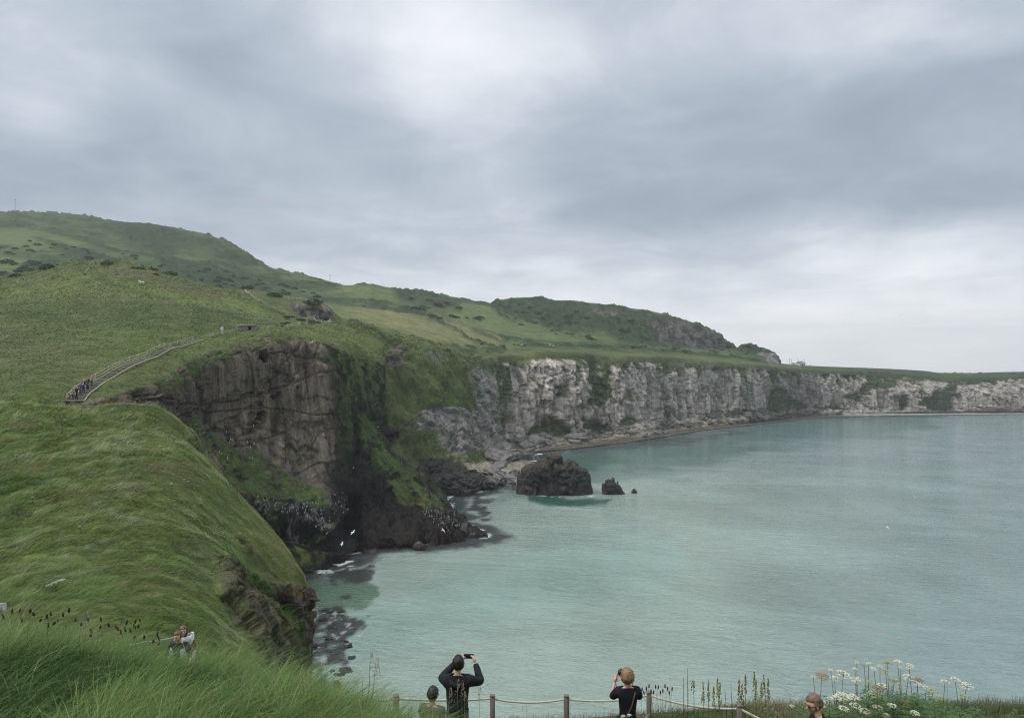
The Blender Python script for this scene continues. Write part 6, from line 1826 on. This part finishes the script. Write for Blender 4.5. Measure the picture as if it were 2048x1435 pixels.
# sign at the left edge
p = Vector(W(-3, 1239, 20.0)); gs = ground_z(p.x, p.y, 39); bz = gs.z if gs else p.z - 1
sg = empty('sign_board', Vector((p.x, p.y, bz)), R(-8), 'small pale blue sign board with a grey frame at the left edge of the picture', 'sign')
hh = p.z - bz
MB().box(-.1, 0, hh + .2, .50, .03, .40, 0, .1).build('panel', simple_mat('sign_face', (.20, .34, .42), .5, .3, noise=(6, .25, (1, 1, 1))), sg)
MB().box(-.1, .01, hh + .42, .60, .06, .05).build('frame', M_CONC, sg)
MB().box(.17, .01, hh + .15, .07, .06, .55).build('frame', M_CONC, sg)
for x_ in (-.3, .17): MB().box(x_, .03, (hh + .3) / 2 - .15, .06, .06, hh + .6).build('leg', M_WOOD, sg)

# ------------------------------------------------------------------ flowering plants
M_STEM = simple_mat('plant_stem', (.085, .12, .05), .6, .2); M_UMB = simple_mat('flower_cluster', (.7, .7, .6), .8, .1, attr='Col'); M_PLEAF = simple_mat('plant_leaf', (.06, .12, .035), .55, .3, attr='Col', trans=.15)
def umbel_geo(mb, c, r, col, seed, tilt=(0, 0)):
    rg = np.random.default_rng(seed)
    n = 64
    a = rg.uniform(0, 6.28, n); q = np.sqrt(rg.random(n)) * r
    for k in range(n):
        x, y = q[k] * math.cos(a[k]), q[k] * math.sin(a[k])
        z = -.34 * q[k] ** 2 / r + x * tilt[0] + y * tilt[1] + rg.uniform(-.05, .05) * r
        s = r * rg.uniform(.09, .15)
        cc = np.array(col) * rg.uniform(.75, 1.12)
        mb.ball(np.array(c) + (x, y, z), (s, s, s * .45), 6, 4, None, cc)
def rays_geo(mb, c, r, tilt, seed):
    rg = np.random.default_rng(seed)
    for k in range(11):
        a = k * .571 * 2; q = r * rg.uniform(.35, .9)
        x, y = q * math.cos(a), q * math.sin(a)
        mb.tube([np.array(c) + (0, 0, -.45 * r), np.array(c) + (x, y, -.28 * q * q / r + x * tilt[0] + y * tilt[1] - .02 * r)], r * .018, 4)
def leaf_geo(mb, base, dirn, size, seed, col=(.055, .115, .03)):
    rg = np.random.default_rng(seed)
    base = np.array(base); d = np.array(dirn, float); d /= np.linalg.norm(d)
    s = np.cross(d, (0, 0, 1)); s /= np.linalg.norm(s) + 1e-6
    for k in range(9):
        t = .2 + .8 * (k // 2) / 4; sg_ = 1 if k % 2 else -1
        o_ = base + d * size * t + s * sg_ * size * .26 * (1.2 - t); u = d * .5 + s * sg_ * .8 + np.array([0, 0, rg.uniform(-.3, .3)]); u /= np.linalg.norm(u)
        v = np.cross(u, (0, 0, 1)); L = size * .33
        V = [o_, o_ + u * L * .4 + v * L * .28, o_ + u * L + np.array([0, 0, -.1 * L]), o_ + u * L * .4 - v * L * .28]
        mb.add(V, [(0, 1, 2, 3)], np.array(col) * rg.uniform(.7, 1.3))
    mb.tube([base, base + d * size], size * .012, 4, col)
WHT, GRN, BRW = (.64, .63, .50), (.36, .40, .18), (.30, .21, .13)
def umbel_plant(heads, base, label, group=None, rs=.006, leaves=2, seed=0, cat='flowering plant'):
    """heads: list of (point, radius, colour); one stem that forks to the heads"""
    base = np.array(base)
    root = empty('cow_parsley', base, 0, label, cat, group)
    hs = [(np.array(h[0]) - base, h[1], h[2]) for h in heads]
    ctr = np.mean([h[0] for h in hs], 0)
    fork = np.array([ctr[0] * .8, ctr[1] * .8, min(h[0][2] for h in hs) * .55])
    m = MB(); m.tube([(0, 0, -.05), fork * (.5, .5, .5) + (.01, 0, 0), fork], [rs * 1.6, rs * 1.3, rs * 1.1], 6)
    for i, (c, r, col) in enumerate(hs):
        mid = fork * .45 + c * .55 + (.0, 0, -.04 * np.linalg.norm(c - fork)); m.tube([fork, mid, c - (0, 0, .45 * r)], [rs, rs * .8, rs * .6], 5)
        rays_geo(m, c, r, (.12 * math.sin(seed + i), .15), seed * 7 + i)
    m.build('stem', M_STEM, root)
    for i, (c, r, col) in enumerate(hs):
        u = MB(); umbel_geo(u, c, r, col, seed * 13 + i, (.12 * math.sin(seed + i), .15)); u.build('flower_head', M_UMB, root, True, True)
    for i in range(leaves):
        t = .25 + .35 * i; b_ = fork * t; an_ = seed * 2.1 + i * 2.7
        l = MB(); leaf_geo(l, b_, (math.cos(an_), math.sin(an_) * .5, .35), .16 + .10 * ((seed + i) % 3) / 2, seed + i); l.build('leaf', M_PLEAF, root, False, True)
    return root
ZU = [(250,215,60,WHT),(340,200,150,BRW),(440,150,60,WHT),(575,180,150,WHT),(480,230,100,WHT),(720,70,50,WHT),(700,135,50,WHT),(845,78,60,WHT),(800,105,50,BRW),(905,135,80,WHT),(970,105,60,WHT),(1050,62,110,GRN),(1030,150,95,GRN),
      (1160,55,90,WHT),(1185,120,40,WHT),(1285,100,110,WHT),(1275,215,120,WHT),(1380,250,120,BRW),(1370,290,90,WHT),(720,245,120,WHT),(850,280,90,GRN),(1000,310,110,WHT),(940,330,120,BRW),(1120,260,120,GRN),(1470,335,80,WHT),
      (1530,358,110,GRN),(1670,270,90,WHT),(1780,240,100,WHT),(1900,310,140,WHT),(1860,415,100,GRN),(1620,440,100,GRN),(570,410,150,WHT),(500,440,100,WHT),(680,430,120,WHT),(580,470,100,WHT),(700,520,110,WHT),(580,555,110,WHT),
      (950,545,110,WHT),(800,580,110,WHT),(1100,525,90,WHT),(1110,565,100,WHT),(1210,580,100,WHT),(1340,605,110,WHT),(900,395,140,GRN),(1200,497,150,BRW),(1040,630,80,WHT),(20,535,50,WHT),(360,490,50,WHT),(355,545,50,WHT),(430,450,60,WHT),(890,605,90,BRW)]
hd_ = [(1580 + z[0] / 5.39, 1310 + z[1] / 5.39, z[2] / 5.39, z[3]) for z in ZU]
used_, plants = set(), []
order = sorted(range(len(hd_)), key=lambda i: hd_[i][0])
for i in order:
    if i in used_: continue
    grp_ = [i]; used_.add(i)
    for j in order:
        if j in used_ or len(grp_) >= 3: continue
        if abs(hd_[j][0] - hd_[i][0]) < 26 and abs(hd_[j][1] - hd_[i][1]) < 34: grp_.append(j); used_.add(j)
    plants.append(grp_)
ORD = 'first second third fourth fifth sixth seventh eighth ninth tenth eleventh twelfth thirteenth fourteenth fifteenth sixteenth seventeenth eighteenth nineteenth twentieth'.split()
def nth(k): return ORD[k] if k < 20 else 'twenty-' + ORD[k - 20]
for k, grp_ in enumerate(plants):
    ym = np.mean([hd_[i][1] for i in grp_]); xm = np.mean([hd_[i][0] for i in grp_])
    d = 10.6 - 2.4 * (ym - 1320) / 110 + .3 * math.sin(k * 3.3)
    heads = [(W(hd_[i][0], hd_[i][1], d + .12 * math.sin(i * 1.9)), hd_[i][2] / 2 / F * d, hd_[i][3]) for i in grp_]
    bx = (xm * .93 + 1770 * .07 - CX) / F * d
    gz = ground_z(bx, d, 36.5)
    kinds = {WHT: 'white', GRN: 'greenish', BRW: 'browning'}
    cols_ = ' '.join(sorted({kinds[hd_[i][3]] for i in grp_}))
    where = 'left' if xm < 1680 else ('middle' if xm < 1800 else 'right')
    lev = 'tall top' if ym < 1350 else ('middle' if ym < 1385 else 'low front')
    umbel_plant(heads, (bx, d, gz.z), f'cow parsley with {cols_} heads, {lev} {where} of clump, {nth(k)} from left', 'flower clump behind the man with sunglasses', .0055, 3, k)
# low leafy growth around the clump
m = MB()
for k in range(900):
    x = random.gauss(1780, 90); y = random.uniform(1372 + abs(x - 1770) * .25, 1450); d = random.uniform(8.6, 10.8)
    X = (x - CX) / F * d; gz = ground_z(X, d, 36.5)
    zt = H - (y - HY) / F * d
    if gz is None: continue
    z = zt - random.random() ** 2 * .5
    a = random.uniform(0, 6.28); leaf_geo(m, (X, d, z), (math.cos(a), math.sin(a), random.uniform(.1, .7)), random.uniform(.10, .22), k, random.choice([(.05, .11, .028), (.07, .14, .035), (.045, .09, .03)]))
tag(m.build('foliage', M_PLEAF, None, False, True), 'leafy green undergrowth filling the clump of white flowers', 'undergrowth', kind='stuff')
# two small white heads in front of the woman
for x, y, lab in [(1246, 1430, 'larger white flower cluster poking up in front of the woman at the bottom edge'), (1259, 1428, 'right-hand white flower cluster poking up in front of the woman at the bottom edge')]:
    d = 6.2; b_ = W(x + 3, 1700, d); gz = ground_z(b_[0], d, 38)
    umbel_plant([(W(x, y, d), .02, WHT), (W(x + 5, y + 8, d), .014, WHT)], (b_[0], d, gz.z if gz else b_[2]), lab, None, .003, 1, int(x))
# scattered umbels on the ridge and slopes
RU = [((98, 1168), (108, 1163), (118, 1159), (124, 1157)), ((160, 1051),), ((118, 815), (127, 822), (122, 832), (130, 838), (125, 846)), ((28, 787), (38, 785), (44, 790)), ((270, 803), (280, 800)), ((293, 806), (300, 803)), ((293, 822), (305, 825)),
      ((216, 886), (230, 887)), ((235, 895), (246, 899)), ((320, 891), (327, 897)), ((345, 870), (352, 874)), ((343, 966),), ((308, 836), (314, 840)), ((369, 957), (376, 961)), ((65, 993),), ((33, 908),), ((137, 799), (146, 802)), ((163, 812),), ((268, 894),), ((366, 885),), ((90, 795),), ((115, 800),), ((200, 800),)]
for k, hs in enumerate(RU):
    x0, y0 = np.mean(hs, 0)
    lo = max(y for _, y in hs)
    p, n = hit(x0, min(lo + 14, 1400) if lo > 815 else lo + 20)
    if p is None: continue
    d = p.y - .1
    umbel_plant([(W(x, y, d), (.085 if k == 0 else random.uniform(.045, .075)), (.5, .5, .42)) for x, y in hs], (p.x, p.y, p.z),
                ['tallest white flowering cow parsley with four flat heads low on the near ridge', 'single cow parsley in the middle of the near ridge', 'tall many-headed cow parsley on the near skyline below the stair foot'][k] if k < 3
                else f'white cow parsley with {["one", "two", "three"][len(hs) - 1]} small head{"s" if len(hs) > 1 else ""} dotted over the upper part of the near ridge', 'white flowers dotted over the near ridge', .008, 1, k + 50)

# ribwort heads, docks and seeding grasses
M_HEADB = simple_mat('dark_seed_head', (.055, .032, .026), .9, .1); M_SEED = simple_mat('pale_seed_head', (.34, .29, .19), .8, .1); M_DOCK = simple_mat('dock_seed', (.24, .26, .09), .8, .1); M_DOCKR = simple_mat('rusty_dock_seed', (.22, .15, .07), .8, .1)
ZR = [(60,175),(95,170),(150,170),(110,215),(170,185),(235,200),(255,185),(240,245),(265,230),(290,215),(315,190),(345,170),(375,215),(405,235),(440,215),(505,215),(500,250),(580,250),(590,260),(630,230),(628,265),(605,275),(675,225),(675,250),
      (655,270),(700,215),(690,245),(785,290),(795,310),(790,332),(765,322),(670,305),(455,290),(460,270),(20,200),(200,215),(330,240),(545,240),(720,300)]
def stalk(nm, top, base, rh, lh, mat, label, group, rs=.0022, lean=.04, cat='grass stalk'):
    base = np.array(base); t = np.array(top) - base
    root = empty(nm, base, 0, label, cat, group)
    mid = t * .55 + (lean * random.uniform(-1, 1), 0, .02)
    MB().tube([(0, 0, 0), mid, t], [rs * 1.4, rs, rs * .8], 5).build('stem', M_STEM, root)
    dirn = t - mid; dirn /= np.linalg.norm(dirn)
    MB().tube([t - dirn * lh * .1, t + dirn * lh * .15, t + dirn * lh * .5, t + dirn * lh * .85, t + dirn * lh], [rh * .3, rh, rh * 1.05, rh * .8, rh * .25], 8).build('seed_head', mat, root)
    return root
for k, (x, y) in enumerate(ZR):
    X, Y = x / 2.4976, 1150 + y / 2.4976
    d = 6.0 + .5 * math.sin(k * 2.3)
    t = W(X, Y + 6, d); bx = t[0] + random.uniform(-.12, .12); gz = ground_z(bx, d, 39)
    stalk('ribwort_plantain', t, (bx, d, gz.z), random.uniform(.006, .010), random.uniform(.02, .045), M_HEADB, 'dark oval seed head on a thin stalk above the crest of the left foreground grass', 'dark seed heads above the foreground grass', cat='plantain')
ZP = [(1070, 360), (1100, 350), (1125, 375), (1150, 345), (1180, 360), (1200, 380), (1215, 350), (1240, 355), (1260, 370)]
for k in range(14):
    X, Y = 1284 + 4.6 * k, 1381 + 7 * math.sin(k * 1.7); d = 13.2
    t = W(X, Y, d); bx = t[0] + random.uniform(-.1, .1); gz = ground_z(bx, d, 36)
    stalk('ribwort_plantain', t, (bx, d, gz.z), .012, .07, M_HEADB, 'dark thin seed head beside the braced fence post', 'dark seed heads round the braced fence post', cat='plantain')
for k, (x, y0, kind) in enumerate([(350, 205, 0), (400, 212, 1), (428, 207, 1), (475, 192, 1), (487, 215, 1), (585, 205, 2), (600, 225, 2), (618, 178, 2), (663, 160, 1), (672, 200, 1), (712, 172, 1), (735, 195, 2), (300, 188, 3), (320, 140, 3), (512, 250, 3), (543, 222, 3), (700, 215, 1), (455, 235, 1)]):
    X, Y = 1250 + x / 2.566, 1280 + y0 / 2.566; d = 12.2 + .4 * math.sin(k)
    t = W(X, Y, d); bx = t[0] + random.uniform(-.05, .05); gz = ground_z(bx, d, 36)
    b_ = np.array((bx, d, gz.z)); L = t - b_
    labs = ['thin dark seeding stem left of the docks', 'yellow-green dock spike behind the rope fence', 'rusty brown dock spike behind the rope fence', 'bare thin dark stalk among the docks']
    root = empty('dock_plant' if kind in (1, 2) else 'seeding_stem', b_, 0, labs[kind], 'dock', 'docks standing behind the rope fence')
    MB().tube([(0, 0, 0), L * .5 + (.01, 0, 0), L], [.006, .005, .003], 5).build('stem', M_STEM if kind != 3 else M_HEADB, root)
    if kind == 3: continue
    m = MB(); hh = .34 if kind else .22
    for j in range(46 if kind else 16):
        q = random.random(); r_ = (.026 if kind else .045) * (1.05 - q * .8)
        a = random.uniform(0, 6.28); c_ = L - np.array([0, 0, hh * (1 - q) * 1.0]) + (math.cos(a) * r_, math.sin(a) * r_, 0)
        m.ball(c_, (.008, .008, .014), 5, 4)
    m.build('seed_head', [M_HEADB, M_DOCK, M_DOCKR][kind], root)
def seed_grass(X, Y, d, label, size=.12, group='pale seeding grasses in the foreground'):
    t = W(X, Y, d); bx = t[0] + random.uniform(-.08, .02); gz = ground_z(bx, d, 39)
    b_ = np.array((bx, d, gz.z if gz else t[2] - .8)); L = t - b_
    root = empty('seeding_grass', b_, 0, label, 'grass stalk', group)
    MB().tube([(0, 0, 0), L * .5 + (.02, 0, .02), L], [.0022, .0018, .001], 5).build('stem', M_STEM, root)
    m = MB()
    for j in range(38):
        q = random.random(); a = random.uniform(0, 6.28); r_ = size * .28 * (1 - q) * random.uniform(.2, 1)
        c_ = L - np.array([0, 0, size * (1 - q)]) + (math.cos(a) * r_ + .01, math.sin(a) * r_, 0)
        m.ball(c_, (.0016, .0016, .0055), 4, 3)
    m.build('seed_head', M_SEED, root)
for x, y in [(1035,575),(1215,470),(1245,505),(1275,565),(1310,580),(1225,640),(1390,540),(1490,515),(1390,625),(515,600),(1500,450),(1530,470),(430,180),(1600,430),(1850,380),(1880,410)]:
    seed_grass(x / 2.4976, 1150 + y / 2.4976, 3.9 if x < 1550 else 4.4, 'pale feathery grass seed head rising from the foreground mound')
for x, y in [(790, 600), (890, 690), (940, 860), (630, 780), (1250, 760)]:
    seed_grass(840 + x / 10.63, 1300 + y / 10.63, 5.2, 'pale grass seed head in front of the man in the black jacket', .10, 'pale seed heads before the man in black')
for x, y in [(1895, 1350), (1375, 1345), (1340, 1350), (1045, 1410), (1052, 1412)]:
    seed_grass(x, y, 12.5 if x > 1060 else 13.6, 'thin pale seeding stalk at the far edge of the terrace', .2, 'seeding stalks at the terrace edge')

# ------------------------------------------------------------------ sea haze
hz = MB(); hz.box(0, 0, 158, 8400, 8400, 320)
o = hz.build('haze', None or bpy.data.materials.new('sea_haze'), None, False)
m = o.data.materials[0]; m.use_nodes = True; m.node_tree.nodes.clear(); g = NT(m.node_tree)
pv = g.n('ShaderNodeVolumePrincipled'); pv.inputs['Color'].default_value = (.95, .975, 1, 1); pv.inputs['Density'].default_value = .00017
pv.inputs['Anisotropy'].default_value = .2
om = g.n('ShaderNodeOutputMaterial'); m.node_tree.links.new(pv.outputs[0], om.inputs['Volume'])
tag(o, 'thin sea haze softening the far cliffs and hills', 'haze', kind='stuff')
